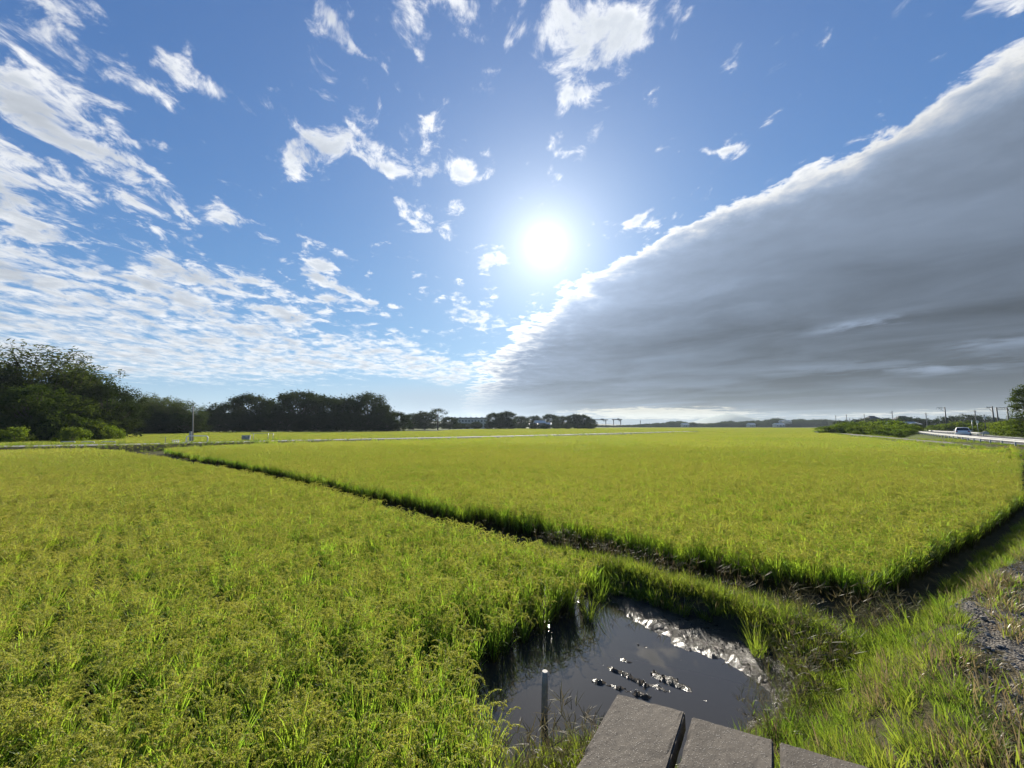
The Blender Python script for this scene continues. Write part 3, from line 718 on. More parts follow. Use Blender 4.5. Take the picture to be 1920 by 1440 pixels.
ok = (df > .1) & (t > .45) & (dg > -.55) & ((fbm(x * 1.6, y * 1.6, 47, 3) > .12) & (dg > -.30) | (y < 2.75) & (fbm(x * 2, y * 2, 48, 2) > -.35)) & in_view(x, y, 1) & ~inside(x, y, [(.8, 2.95), (-.5, 1.2), (1.5, .6), (2.3, 2.3)])
lay('dry_bank_grass', x[ok], y[ok], C_DRYT, 4, 'straw coloured dead grass along the gravel edge', 'dry grass', 1.0, .3)
ok = (dg < .02) & (dg > -2.2) & (fbm(x * 2.3, y * 2.3, 49, 3) > .55) & in_view(x, y, 1)
lay('gravel_weeds', x[ok], y[ok], C_DRYT, 4, 'small weeds sprouting through the gravel', 'weeds', .7, .3)
N = 14500; x, y = RNG.uniform(-34, 4, N), RNG.uniform(4, 34.5, N); x[:4500] = RNG.uniform(.2, 4, 4500); y[:4500] = RNG.uniform(4, 7.8, 4500)
dl, _ = poly_dist(x, y, LEVEE); z, df, dg, t, ins, land = height(x, y)
ok = (dl < np.where(y < 7.2, .42, .24)) & ~(ins & (z < .055))
ditch = (dl >= .36) & (dl < .95) & ~ins & (y < 7.4) & (x > 1.2) & ~inside(x, y, LEFT_FIELD) & ~inside(x, y, RIGHT_FIELD) & (df < .1) & (RNG.random(N) < .8) & (RNG.random(N) < np.where(y < 7.6, 1.0, .8))
lay('ditch_side_grass', x[ditch], y[ditch], C_TUFT, 9, 'thin grass in the shade at the foot of the right rice field', 'grass', .85, .3)
nr = ok & (y < 7.0); fr = ok & (y >= 7.0)
lay('levee_grass', x[nr], y[nr], C_TUFT, 9, 'bright green grass on the low levee between water and right field', 'grass', .88, .3)
lay('ditch_grass', x[fr], y[fr], C_TUFT, 9, 'short shaded grass in the long ditch between the two rice fields', 'grass', .6, .25)
N = 5000; x, y = RNG.uniform(-20, 4.5, N), RNG.uniform(3.6, 24, N); x[:3500] = RNG.uniform(.4, 5, 3500); y[:3500] = RNG.uniform(3.6, 8, 3500)
dl, sl = poly_dist(x, y, LEVEE); z, df, dg, t, ins, land = height(x, y)
ok = (((dl < .50) & (sl < 0) & (dl > .12)) | ((df > -.45) & (df < .2) & (x > 2.6) & (x < 5.2))) & ~(ins & (z < .12)) & ~inside(x, y, LEFT_FIELD) & (RNG.random(N) < .30)
lay('crabgrass_weeds', x[ok], y[ok], C_CRAB, 6, 'wiry crabgrass with splayed seed heads in the shade of the levee', 'weeds', 1.0, .2)
x, y = RNG.uniform(-.35, .85, 1600), RNG.uniform(1.9, 3.4, 1600); z, df, dg, t, ins, land = height(x, y); ok = (df > -.12) & (df < .9) & ~inside(x, y, [(.80, 2.95), (.25, 2.2), (-.5, 1.2), (1.5, .6), (2.2, 2.3)])
lay('slab_side_grass', x[ok], y[ok], C_TUFT, 9, 'grass growing beside the left concrete slab', 'grass', .95, .3)
k = ok & (RNG.random(1600) < .2)
lay('slab_side_weeds', x[k], y[k], C_CRAB, 6, 'wiry seed heads beside the left concrete slab and post', 'weeds', .85, .2)
x, y = RNG.uniform(1.75, 3.0, 500), RNG.uniform(3.3, 4.5, 500); z, df, dg, t, ins, land = height(x, y); ok = (z > .02) & (df > -.45) & (df < .2) & (RNG.random(500) < .22)
lay('mud_edge_weeds', x[ok], y[ok], C_CRAB, 6, 'sparse dry weeds at the muddy right edge of the water', 'weeds', .65, .2)
def pebble(seed):
    rnd = random.Random(seed); bm = bmesh.new(); bmesh.ops.create_icosphere(bm, subdivisions=1, radius=1)
    for v in bm.verts: v.co *= rnd.uniform(.75, 1.2); v.co.z *= .6
    me = bpy.data.meshes.new('pebble'); bm.to_mesh(me); bm.free(); me.materials.append(GRAVEL); return me
C_PEB = proto_coll('pebble', [pebble(500 + i) for i in range(5)])
N = 42000; x, y = RNG.uniform(1.5, 12, N), RNG.uniform(.8, 8.5, N); z, df, dg, t, ins, land = height(x, y)
ok = (dg < .12 + .25 * fbm(x * 1.5, y * 1.5, 53, 2)) & (dg > -2.5) & in_view(x, y, 1)
n = int(ok.sum()); s = np.abs(RNG.normal(0, .006, n)) + .006
scatter('road_gravel', np.stack([x, y, z], 1)[ok], RNG.uniform(0, 6.28, (n, 3)), np.stack([s, s, s], 1), RNG.integers(0, 5, n), C_PEB, 'loose grey gravel on the farm track at the right edge', 'gravel')
N = 5000; x, y = RNG.uniform(.4, 3.0, N), RNG.uniform(3.4, 6.2, N); z, df, dg, t, ins, land = height(x, y)
ok = ins & (z > .015) & (fbm(x * 5, y * 5, 57, 2) > -.2); n = int(ok.sum()); s = np.abs(RNG.normal(0, .005, n)) + .004
def clod(seed):
    me = pebble(seed); me.materials.clear(); me.materials.append(MUDCLOD); return me
def mudclod():
    m, nt, out = new_mat('wet mud clod'); n = noise(nt, position(nt), 60, 4, 0.6)
    bsdf(nt, out, mixc(nt, n, (.014, .011, .009), (.035, .03, .024)), 0.22, normal=bump(nt, n, .8, .01)); return m
MUDCLOD = mudclod()
C_CLOD = proto_coll('mud_clod', [clod(520 + i) for i in range(4)])
scatter('mud_clods', np.stack([x, y, z], 1)[ok], RNG.uniform(0, 6.28, (n, 3)), np.stack([s, s, s * .7], 1), RNG.integers(0, 4, n), C_CLOD, 'wet glistening mud crumbs on the bars in the water', 'mud')
# shoulders of the farm road and the far track
for nm, line, lo, hi, lab, N in (('road_shoulder_grass', ROAD, 1.7, 4.3, 'rough grass along both shoulders of the pale farm road', 9000), ('track_shoulder_grass', TRACK_LINE, 1.2, 4.2, 'rough grass between the gravel track and the guard rail', 6000)):
    L = np.array(line); seg = RNG.integers(0, len(L) - 1, N); f = RNG.random(N); p = L[seg] * (1 - f)[:, None] + L[seg + 1] * f[:, None]
    a = RNG.uniform(0, 6.283, N); rr = RNG.uniform(lo, hi, N); x, y = p[:, 0] + np.cos(a) * rr, p[:, 1] + np.sin(a) * rr
    d, _ = poly_dist(x, y, line); dh, _ = poly_dist(x, y, HIGHWAY); k = (d > lo) & (dh > 4.2) & in_view(x, y, 4) & ~inside(x, y, LEFT_FIELD) & ~inside(x, y, RIGHT_FIELD)
    dens = fbm(x * .3, y * .3, 61, 3); k &= dens > -.5
    lay(nm, x[k], y[k], C_TUFT, 9, lab, 'grass', 1.1, .35)

# ------------------------------------------------------------------ trees
def crown_tree(seed, H, W, trunk_h, leaf, clumps, per, crad, mat, shape='round', lean=0.0, limb=True):
    """Tapered trunk, limbs out to clumps of small leaf faces spread through the crown."""
    rnd = random.Random(seed); tr, cr = MB(), MB(); r0 = H * .022 + .05
    top = Vector((lean * H, 0, H * .80)); path = [Vector((0, 0, -.2)), Vector((rnd.gauss(0, .1), rnd.gauss(0, .1), trunk_h)), Vector((lean * H * .5 + rnd.gauss(0, .3), rnd.gauss(0, .3), (trunk_h + H) * .5)), top]
    tr.tube(path, [r0 * 1.25, r0, r0 * .6, r0 * .15], 7)
    cz = (H + trunk_h) / 2; hz = (H - trunk_h) / 2
    for k in range(clumps):
        while True:
            d = Vector((rnd.uniform(-1, 1), rnd.uniform(-1, 1), rnd.uniform(-1, 1)))
            if .05 < d.length <= 1: break
        d = d.normalized() * (d.length ** .45)
        if shape == 'round': w = 1.0
        elif shape == 'broad': w = 1.0; d.z = abs(d.z) ** .8 * (1 if d.z > 0 else -1)
        elif shape == 'cone': w = 1.0 - .55 * max(d.z, -0.4)
        elif shape == 'skirt': w = 1.0 if d.z > -.1 else 1.05
        else: w = 1.0
        lump = 1 + .22 * math.sin(d.x * 5 + seed) * math.cos(d.y * 4 + seed * 2) + .12 * rnd.gauss(0, 1)
        c = Vector((d.x * W / 2 * w * lump + lean * H * .6, d.y * W / 2 * w * lump, cz + d.z * hz * (1 + .06 * rnd.gauss(0, 1))))
        if limb and k % 3 == 0:
            t = min(max((c.z - trunk_h) / (H - trunk_h) * .6, 0.02), .9); s = path[1].lerp(path[2], t)
            mid = s.lerp(c, .5) + Vector((0, 0, -.04 * H * rnd.random())); tr.tube([s, mid, c], [r0 * .32, r0 * .18, r0 * .05], 5)
        rc = crad * rnd.uniform(.6, 1.35)
        for j in range(per):
            o = Vector((rnd.gauss(0, .5), rnd.gauss(0, .5), rnd.gauss(0, .36))) * rc; p = c + o
            if p.z < .05: p.z = .05 + rnd.random() * .6
            n = (o.normalized() * .6 + Vector((rnd.gauss(0, .6), rnd.gauss(0, .6), rnd.gauss(0, .6) + .5))).normalized() if o.length > 0 else Vector((0, 0, 1))
            a = n.orthogonal().normalized(); a.rotate(Matrix.Rotation(rnd.random() * 6.283, 3, n)); b = n.cross(a); L = leaf * rnd.uniform(.6, 1.35)
            cr.add([p - a * L * .5, p + b * L * .27 + n * L * .06, p + a * L * .5, p - b * L * .27 + n * L * .06], [(0, 1, 2, 3)])
    return tr.mesh('trunk', BARK, True), cr.mesh('crown', mat)
def bamboo_clump(seed, H, W, culms, mat):
    """Arching culms feathered with drooping leaf sprays."""
    rnd = random.Random(seed); tr, cr = MB(), MB()
    for k in range(culms):
        a = rnd.random() * 6.283; r = W / 2 * math.sqrt(rnd.random()); b = Vector((math.cos(a) * r, math.sin(a) * r, 0)); h = H * rnd.uniform(.72, 1.05); a += rnd.gauss(0, .8)
        out = Vector((math.cos(a), math.sin(a), 0)); pts = [b + out * (h * .22 * (t / 6) ** 2.4) + Vector((0, 0, h * (t / 6) * (1 - .10 * (t / 6) ** 3))) for t in range(7)]
        tr.tube(pts, [.05, .05, .045, .04, .03, .02, .008], 5)
        for j in range(75):
            t = .22 + .78 * rnd.random() ** .8; i = min(int(t * 6), 5); p = pts[i].lerp(pts[i + 1], t * 6 - i); sp = .6 * (1.15 - t) + .16
            p = p + Vector((rnd.gauss(0, sp), rnd.gauss(0, sp), rnd.gauss(0, .3) - .1))
            for q in range(4):
                d = Vector((rnd.gauss(0, 1), rnd.gauss(0, 1), rnd.gauss(-.3, .5))).normalized(); s = d.orthogonal().normalized(); s.rotate(Matrix.Rotation(rnd.random() * 6.28, 3, d)); L = rnd.uniform(.28, .52); z = p + Vector((rnd.gauss(0, .14), rnd.gauss(0, .14), rnd.gauss(0, .14)))
                cr.add([z, z + d * L * .5 + s * L * .13, z + d * L, z + d * L * .5 - s * L * .13], [(0, 1, 2, 3)])
    return tr.mesh('culms', BARK, True), cr.mesh('crown', mat)
FOREST = {
    'oak': crown_tree(1, 12, 12, 1.6, .55, 170, 64, 1.5, TREE_D, 'broad'),
    'oak2': crown_tree(2, 12, 11, .6, .52, 170, 64, 1.45, TREE_D, 'round'),
    'oak3': crown_tree(3, 12, 13, .3, .54, 180, 62, 1.5, TREE_D, 'skirt'),
    'tall': crown_tree(4, 14, 9, .6, .44, 190, 66, 1.3, TREE_M, 'cone'),
    'near': crown_tree(5, 10, 9.5, .3, .34, 210, 80, 1.05, TREE_M, 'skirt'),
    'neard': crown_tree(6, 12, 10, .3, .38, 220, 80, 1.1, TREE_D, 'skirt'),
    'umbrella': crown_tree(7, 12, 9, 5.5, .40, 60, 50, 1.3, TREE_D, 'broad'),
    'bamboo': bamboo_clump(8, 11, 6, 40, BAMBOO),
    'bamboo2': bamboo_clump(9, 11, 6.5, 40, BAMBOO),
    'bush': crown_tree(10, 3.0, 4.0, .2, .22, 70, 60, .55, KUDZU, 'skirt', 0, True),
    'bush2': crown_tree(11, 2.6, 4.4, .2, .24, 70, 55, .6, KUDZU, 'broad', 0, True),
    'shrub': crown_tree(12, 2.4, 3.0, .15, .20, 60, 60, .5, TREE_M, 'skirt', 0, True),
    'far': crown_tree(13, 12, 12, .4, .75, 90, 36, 1.7, FARLEAF, 'skirt'),
    'far2': crown_tree(14, 12, 10, .4, .75, 90, 36, 1.6, FARLEAF, 'round'),
    'ivy': crown_tree(15, 9, 3.0, .3, .24, 150, 60, .62, TREE_M, 'round'),
}
BASEH = {'oak': 12, 'oak2': 12, 'oak3': 12, 'tall': 14, 'near': 10, 'neard': 12, 'umbrella': 12, 'bamboo': 11, 'bamboo2': 11, 'bush': 3, 'bush2': 2.6, 'shrub': 2.4, 'far': 12, 'far2': 12, 'ivy': 9}
RANK = ['leftmost', 'second from the left', 'third from the left', 'fourth from the left', 'fifth from the left', 'sixth from the left', 'seventh from the left', 'eighth from the left', 'ninth from the left', 'tenth from the left', 'eleventh from the left', 'twelfth from the left',
        'thirteenth from the left', 'fourteenth from the left', 'fifteenth from the left', 'sixteenth from the left', 'seventeenth from the left', 'eighteenth from the left', 'nineteenth from the left', 'twentieth from the left']
def east(u, Y): return (u - 960) / 725 * Y
def above(v, Y): return 2.6 + (798.3 - v) / 725 * Y
def tree(kind, name, label, u, Y, top_v, width=1.0, group=None, cat='tree', rz=None):
    """Stands at depth Y; its height follows from where its top stands against the sky."""
    x = east(u, Y); g = .5 if Y > 130 else zat(x, Y); h = above(top_v, Y) - g; s = h / BASEH[kind]
    o = thing(name, label, cat, (x, Y, g - .05), random.random() * 6.28 if rz is None else rz, group); o.scale = (s * width, s * width, s)
    tr, cr = FOREST[kind]; part_of(tr, 'trunk' if 'bamboo' not in kind else 'culms', o); part_of(cr, 'crown', o); return o
# grove at the left edge
G = 'trees of the left grove'
tree('bamboo', 'bamboo_clump', 'tallest feathery bamboo, cut by the left edge of the picture', 12, 66, 634, 1.15, G, 'bamboo')
tree('bamboo2', 'bamboo_clump', 'dark feathery bamboo second from the left edge', 92, 68, 668, 1.15, G, 'bamboo')
tree('neard', 'broadleaf_tree', 'dark evergreen behind the leftmost bamboo, half out of the picture', -30, 60, 700, 1.0, G)
tree('tall', 'broadleaf_tree', 'slim dark tree beside the left bamboo, stepping down to the right', 142, 70, 692, 1.15, G)
tree('neard', 'broadleaf_tree', 'rounded dark tree at the right end of the left grove', 196, 66, 722, 1.15, G)
tree('near', 'broadleaf_tree', 'sunlit fresh green tree in front of the left grove', 62, 57, 722, 1.05, G)
tree('near', 'broadleaf_tree', 'low green tree before the slim tree of the left grove', 128, 60, 742, 1.2, G)
tree('neard', 'broadleaf_tree', 'dark low tree filling the left corner under the bamboo', 2, 58, 735, .95, G)
for i, (u, Y, tv, k, w) in enumerate([(-20, 52, 788, 'shrub', 1.0), (15, 53, 783, 'shrub', .9), (48, 54, 790, 'shrub', 1.0), (78, 55, 778, 'shrub', .8), (102, 55, 792, 'bush', .8), (128, 56, 780, 'shrub', .8), (152, 57, 786, 'shrub', .9), (178, 58, 793, 'bush', .8), (204, 60, 801, 'bush2', .9), (35, 50, 803, 'bush2', .8), (140, 53, 803, 'bush2', .8)]):
    tree(k, 'shrub', 'undergrowth shrub at the foot of the left grove', u, Y, tv, w, 'undergrowth of the left grove', 'shrub')
# bamboo grove behind
for (u, tv, k, lab) in [(228, 728, 'bamboo', 'bamboo clump just right of the left grove, highest of its row'), (258, 736, 'bamboo2', 'second bamboo clump from the left grove'), (286, 741, 'bamboo', 'middle bamboo clump with feathery tips'), (312, 744, 'bamboo2', 'bamboo clump fourth from the left grove'), (336, 752, 'bamboo', 'lighter bamboo clump beside the thin pole'), (356, 766, 'bamboo2', 'lowest bamboo clump, right behind the thin pole')]:
    tree(k, 'bamboo_clump', lab, u, 108, tv, 1.25, 'bamboo grove', 'bamboo')
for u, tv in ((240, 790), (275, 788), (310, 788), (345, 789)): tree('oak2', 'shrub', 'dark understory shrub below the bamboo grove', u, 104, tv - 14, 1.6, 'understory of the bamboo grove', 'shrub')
# the big dark grove
G = 'trees of the big dark grove'
for (u, Y, tv, k, w, lab) in [
    (398, 150, 766, 'oak2', 1.25, 'low dark tree at the left end of the big grove, next to the thin pole'),
    (425, 148, 757, 'oak3', 1.2, 'rounded dark tree second from the left in the big grove'),
    (470, 146, 741, 'oak', 1.1, 'broad domed tree, left of the two high crowns in the big grove'),
    (515, 152, 752, 'oak2', 1.15, 'dark tree in the dip between the two high crowns'),
    (562, 146, 735, 'oak', 1.2, 'highest broad crown in the middle of the big grove'),
    (604, 150, 744, 'oak3', 1.15, 'dark tree right of the highest crown'),
    (645, 146, 747, 'oak', 1.1, 'flat topped dark tree in the right half of the big grove'),
    (687, 148, 739, 'oak3', 1.0, 'lighter domed tree standing up at the right end of the big grove'),
    (716, 146, 760, 'oak2', 1.05, 'sloping lower tree at the right end of the big grove'),
    (745, 150, 773, 'oak3', 1.2, 'small round tree that ends the big grove on the right')]:
    tree(k, 'broadleaf_tree', lab, u, Y, tv, w, G)
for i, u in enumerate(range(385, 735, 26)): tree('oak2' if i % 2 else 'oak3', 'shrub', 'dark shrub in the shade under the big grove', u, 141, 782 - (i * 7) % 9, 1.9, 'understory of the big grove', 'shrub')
# beyond
G = 'trees in the hazy middle distance'
for (u, Y, tv, k, w, lab) in [
    (775, 215, 776, 'oak3', 1.3, 'round hazy tree right behind the end of the big grove'),
    (797, 220, 771, 'oak2', 1.3, 'broad hazy tree left of the tall umbrella tree'),
    (821, 215, 767, 'umbrella', 1.1, 'tall umbrella shaped tree with gaps in its crown'),
    (842, 225, 782, 'oak3', 1.3, 'low hazy tree left of the long pale building'),
    (928, 262, 775, 'oak', 1.15, 'left half of the big rounded tree clump near the middle'),
    (948, 258, 772, 'oak', 1.15, 'right half of the big rounded tree clump near the middle'),
    (940, 254, 782, 'oak2', 1.5, 'low front crown of the rounded clump near the middle'),
    (975, 285, 781, 'oak3', 1.4, 'pale hazy tree right of the rounded clump'),
    (1002, 300, 779, 'oak2', 1.3, 'hazy tree left of the white roofs'),
    (1032, 305, 777, 'oak', 1.2, 'hazy tree behind the white roofs'),
    (1055, 290, 781, 'oak3', 1.4, 'hazy tree right of the white roofs'),
    (1078, 280, 777, 'oak', 1.2, 'left dome of the dark clump beside the cranes'),
    (1094, 276, 777, 'oak2', 1.2, 'right dome of the dark clump beside the cranes'),
    (1106, 274, 786, 'oak3', 1.3, 'low end of the dark clump beside the cranes'),
    (893, 262, 791, 'oak3', 1.5, 'low round shrub in front of the long pale building'),
    (864, 255, 793, 'oak2', 1.5, 'low hazy shrub left in front of the long pale building')]:
    tree(k, 'broadleaf_tree', lab, u, Y, tv, w, G)
for i, u in enumerate(range(770, 1116, 21)): tree('oak3' if i % 2 else 'oak2', 'shrub', 'low hazy shrub in the far hedge line', u, 246 + (i * 13) % 22, 794 - (i * 5) % 5, 1.7, 'hedge line of the middle distance', 'shrub')
# wooded hill behind the poles on the right
for i, (u, tv) in enumerate([(1575, 788), (1598, 786), (1618, 785), (1632, 783), (1655, 784), (1672, 784), (1690, 781), (1712, 782), (1726, 785), (1745, 785), (1768, 782), (1790, 780), (1812, 777), (1834, 779), (1856, 781), (1878, 783), (1900, 783), (1925, 784)]):
    tree('far' if i % 2 else 'far2', 'broadleaf_tree', 'dark tree in the wood behind the railway poles', u, 235, tv, 1.35, 'wood behind the railway poles')
# vine covered bank at the right
G = 'bushes on the vine covered bank'
for i, (u, Y, tv, k, w) in enumerate([(1548, 104, 800, 'bush2', 1.6), (1572, 102, 797, 'bush', 1.5), (1596, 100, 793, 'bush2', 1.4), (1612, 96, 797, 'bush', 1.4), (1632, 98, 790, 'bush', 1.3), (1650, 92, 796, 'bush', 1.4), (1664, 96, 788, 'bush', 1.2), (1676, 88, 800, 'bush2', 1.4), (1692, 90, 795, 'bush', 1.3), (1708, 92, 799, 'bush2', 1.3), (1605, 88, 808, 'bush2', 1.2), (1645, 84, 806, 'bush2', 1.3), (1685, 82, 804, 'bush', 1.2), (1705, 84, 805, 'bush2', 1.1)]):
    tree(k, 'vine_bush', 'light green leafy mound on the vine covered bank', u, Y, tv, w, G, 'bush')
tree('oak2', 'round_bush', 'round dark bush standing above the vine covered bank', 1684, 100, 790, 1.3, None, 'bush')
tree('near', 'round_bush', 'yellow green bush at the bend where the guard rail starts', 1716, 104, 793, 1.2, None, 'bush')
for i, (u, Y, tv, k, w) in enumerate([(1752, 128, 797, 'bush', 1.4), (1770, 126, 796, 'bush2', 1.4), (1788, 124, 794, 'bush', 1.4), (1806, 122, 790, 'bush', 1.3), (1822, 118, 788, 'near', 1.3), (1838, 116, 792, 'bush', 1.3), (1856, 112, 795, 'bush2', 1.3), (1876, 104, 798, 'bush', 1.2)]):
    tree(k, 'roadside_bush', 'green roadside bush behind the far guard rail', u, Y, tv, w, 'bushes behind the far guard rail', 'bush')
tree('ivy', 'ivy_tree', 'tall dark ivy covered tree at the right edge of the picture', 1928, 66, 724, 1.05, None, 'tree')
for (u, Y, tv, w, lab) in [(1893, 70, 790, 1.2, 'sunlit bush left of the ivy covered tree'), (1912, 66, 787, 1.3, 'sunlit bush at the foot of the ivy covered tree')]: tree('bush', 'roadside_bush', lab, u, Y, tv, w, None, 'bush')

# far wooded ridge and hills
def hill(name, pts, Y, depth, mat, label=None):
    """A long rounded ridge; pts = (u, crest v)."""
    mb = MB(); vs, fs = [], []; us = np.arange(pts[0][0], pts[-1][0] + 1, 6); vv = np.interp(us, [p[0] for p in pts], [p[1] for p in pts]); n = len(us); rows = 9
    for r in range(rows):
        a = r / (rows - 1) * math.pi
        for u, v in zip(us, vv):
            hh = max(above(v, Y), -1.0); wob = float(vnoise(np.array([u * .09]), np.array([r * .8]), 71)[0]) * .10
            vs.append((east(u, Y), Y - math.cos(a) * depth / 2, -1 + (hh + 1) * math.sin(a) ** .8 * (1 + wob * math.sin(a) * (r != 4))))
    for r in range(rows - 1):
        for k in range(n - 1): q = r * n + k; fs.append((q, q + 1, q + n + 1, q + n))
    mb.add(vs, fs); o = mb.build(name, mat, None, True); tag(o, label, kind='structure'); return o
HILLMAT = simple('distant forest', (.040, .055, .030), 0.95, var=.3, scale=.02)
hill('mountain', [(1270, 802), (1300, 795), (1325, 786), (1345, 780), (1362, 777), (1380, 780), (1400, 785), (1430, 789), (1500, 793), (1560, 801)], 3900, 700, HILLMAT)
hill('hills', [(600, 801), (700, 792), (780, 789), (900, 791), (1000, 788), (1120, 795), (1180, 797), (1240, 795), (1330, 793), (1420, 792), (1540, 791), (1660, 791), (1800, 790), (1990, 788), (2200, 790)], 900, 220, HILLMAT)
N = 520; u = RNG.uniform(1108, 1610, N); crest = np.interp(u, [1108, 1160, 1200, 1240, 1268, 1290, 1320, 1345, 1372, 1390, 1430, 1455, 1480, 1503, 1520, 1536, 1552, 1580, 1610], [797, 797, 795, 792, 789, 791, 794, 792, 788, 790, 787, 784, 787, 785, 788, 784, 786, 790, 792])
Yd = RNG.uniform(610, 720, N); f = RNG.uniform(.45, 1.0, N); hh = np.maximum((2.6 + (798.3 - crest) / 725 * Yd) * f, 3.0); s = hh / 12
scatter('wooded_ridge', np.stack([(u - 960) / 725 * Yd, Yd, np.zeros(N)], 1), np.stack([np.zeros(N), np.zeros(N), RNG.uniform(0, 6.28, N)], 1), np.stack([s * 1.5, s * 1.5, s], 1), RNG.integers(0, 2, N), proto_coll('far_crown', [FOREST['far'][1], FOREST['far2'][1]]), 'long dark wooded ridge on the horizon right of the cranes', 'wood')

# a row of look-alikes is told apart by its order from left to right
for grp in ('undergrowth of the left grove', 'understory of the bamboo grove', 'understory of the big grove', 'hedge line of the middle distance', 'wood behind the railway poles', 'bushes on the vine covered bank', 'bushes behind the far guard rail'):
    row = sorted((o for o in COL.objects if o.get('group') == grp), key=lambda o: o.location.x / o.location.y)
    for k, o in enumerate(row): o['label'] = o['label'] + ', ' + (RANK[k] if k < len(row) - 1 else 'rightmost')

# ------------------------------------------------------------------ foreground things
def slab(name, near_left, near_right, label, length=1.3, drop=0.0, seed=0):
    """Cast concrete slab, slightly skewed, worn along its edges, standing out over the water from the bank."""
    a, b = Vector((*near_left, 0)), Vector((*near_right, 0)); wd = b - a; w = wd.length; xdir = wd.normalized(); ydir = Vector((.56, .828, 0)); T = .12
    bm = bmesh.new(); bmesh.ops.create_cube(bm, size=1.0); bm.transform(Matrix.Diagonal((w, length, T, 1)))
    bmesh.ops.subdivide_edges(bm, edges=[e for e in bm.edges if abs((e.verts[0].co - e.verts[1].co).z) < 1e-6], cuts=30, use_grid_fill=True)
    bmesh.ops.bevel(bm, geom=[e for e in bm.edges if len(e.link_faces) == 2 and e.calc_face_angle(0) > .8], offset=.008, segments=2, affect='EDGES')
    for v in bm.verts:
        c = v.co; ex, ey = w / 2 - abs(c.x), length / 2 - abs(c.y); e = min(ex, ey)
        n = float(fbm(np.array([c.x * 26 + seed * 7]), np.array([c.y * 26]), 77, 3)[0]); q = float(fbm(np.array([c.x * 7 + seed * 3]), np.array([c.y * 7]), 79, 2)[0])
        if e < .02:
            k = max(0, n) * .005 + max(0, q - .55) * .025
            if c.z > 0: c.z -= k
            c.x -= math.copysign(k * .6, c.x) * (ex < .02); c.y -= math.copysign(k * .6, c.y) * (ey < .02)
        c.z += n * .0014
        p = xdir * c.x + ydir * (c.y - length / 2); c.x, c.y = p.x, p.y
    bm.normal_update(); me = bpy.data.meshes.new(name); bm.to_mesh(me); bm.free(); me.materials.append(CONCRETE)
    o = bpy.data.objects.new(name, me); COL.objects.link(o); mid = (a + b) / 2
    o.location = (mid.x, mid.y, .75 - T / 2 - drop); tag(o, label, 'slab', 'concrete slabs bridging the water channel'); return o
slab('concrete_slab', (.735, 2.895), (1.130, 2.725), 'leftmost grey concrete slab, its corner sticking out over the water', seed=1)
slab('concrete_slab', (1.160, 2.693), (1.558, 2.508), 'middle concrete slab between two dark gaps', seed=2, drop=.008)
slab('concrete_slab', (1.582, 2.490), (1.985, 2.305), 'rightmost concrete slab, cut by the bottom of the picture', seed=3, drop=.004)
# abutment below the slabs, standing in the bank
ab = MB(); d = Vector((-.60, -.80)); n = Vector((.915, -.395)); c = Vector((.93, 2.81)) + d * 1.15 + n * .42
ab.box((c.x, c.y, .26), (1.5, .22, .735), math.atan2(n.y, n.x)); o = bevel(ab.build('channel_wall', CONCRETE), .01); tag(o, 'low concrete channel wall carrying the slabs', 'wall')

def stake():
    x, y = .285, 3.70; z0 = -.15; o = thing('wooden_stake', 'weathered round wooden stake standing in the dark water', 'stake', (x, y, 0))
    mb = MB(); mb.tube([(0, 0, z0), (.003, 0, .1), (.008, 0, .30), (.010, 0, .412)], [.030, .029, .028, .027], 14); mb.build('post', WOOD, o, True)
    cap = MB(); cap.tube([(.010, 0, .4125), (.010, 0, .417)], [.0265, .024], 14); cap.build('cut_top', PALE, o)
stake()
def tussock(x, y, h, label, seed, mats=(0,)):
    o = tag(bpy.data.objects.new('grass_tussock', tuft(seed, 60, h, .007, mats)), label, 'tussock'); COL.objects.link(o); o.location = (x, y, zat(x, y) - .02)
tussock(2.72, 4.55, .40, 'upright green grass tussock on the mud at the right end of the levee', 601)
tussock(1.05, 5.45, .46, 'grass tussock leaning over the water at the edge of the left field', 602)
tussock(2.15, 3.42, .22, 'small pale grass tussock in the water beside the middle slab', 603, (0, 1, 1))
tussock(1.32, 6.02, .50, 'tall tussock at the far corner of the left field', 604)
def flower(x, y, label, seed):
    rnd = random.Random(seed); o = thing('white_flower', label, 'flower', (x, y, zat(x, y))); st = MB(); blade(st, (0, 0, 0), rnd.random() * 6, .16, .004, .1, .2, 3); st.build('stem', GRASS, o); p = MB()
    for k in range(9):
        a = k * .7; p.add([(math.cos(a) * .004, math.sin(a) * .004, .15), (math.cos(a + .3) * .014, math.sin(a + .3) * .014, .162), (math.cos(a) * .020, math.sin(a) * .020, .168), (math.cos(a - .3) * .014, math.sin(a - .3) * .014, .162)], [(0, 1, 2, 3)])
    p.build('petals', PETAL, o)
for k, (x, y) in enumerate([(.10, 2.32), (.16, 2.36), (.05, 2.37), (.20, 2.30), (-.02, 2.33), (.13, 2.43)]):
    flower(x, y, 'tiny white flower in the grass beside the left slab', 610 + k)
for o in list(COL.objects):
    if o.name.startswith('white_flower'): o['group'] = 'tiny white flowers'

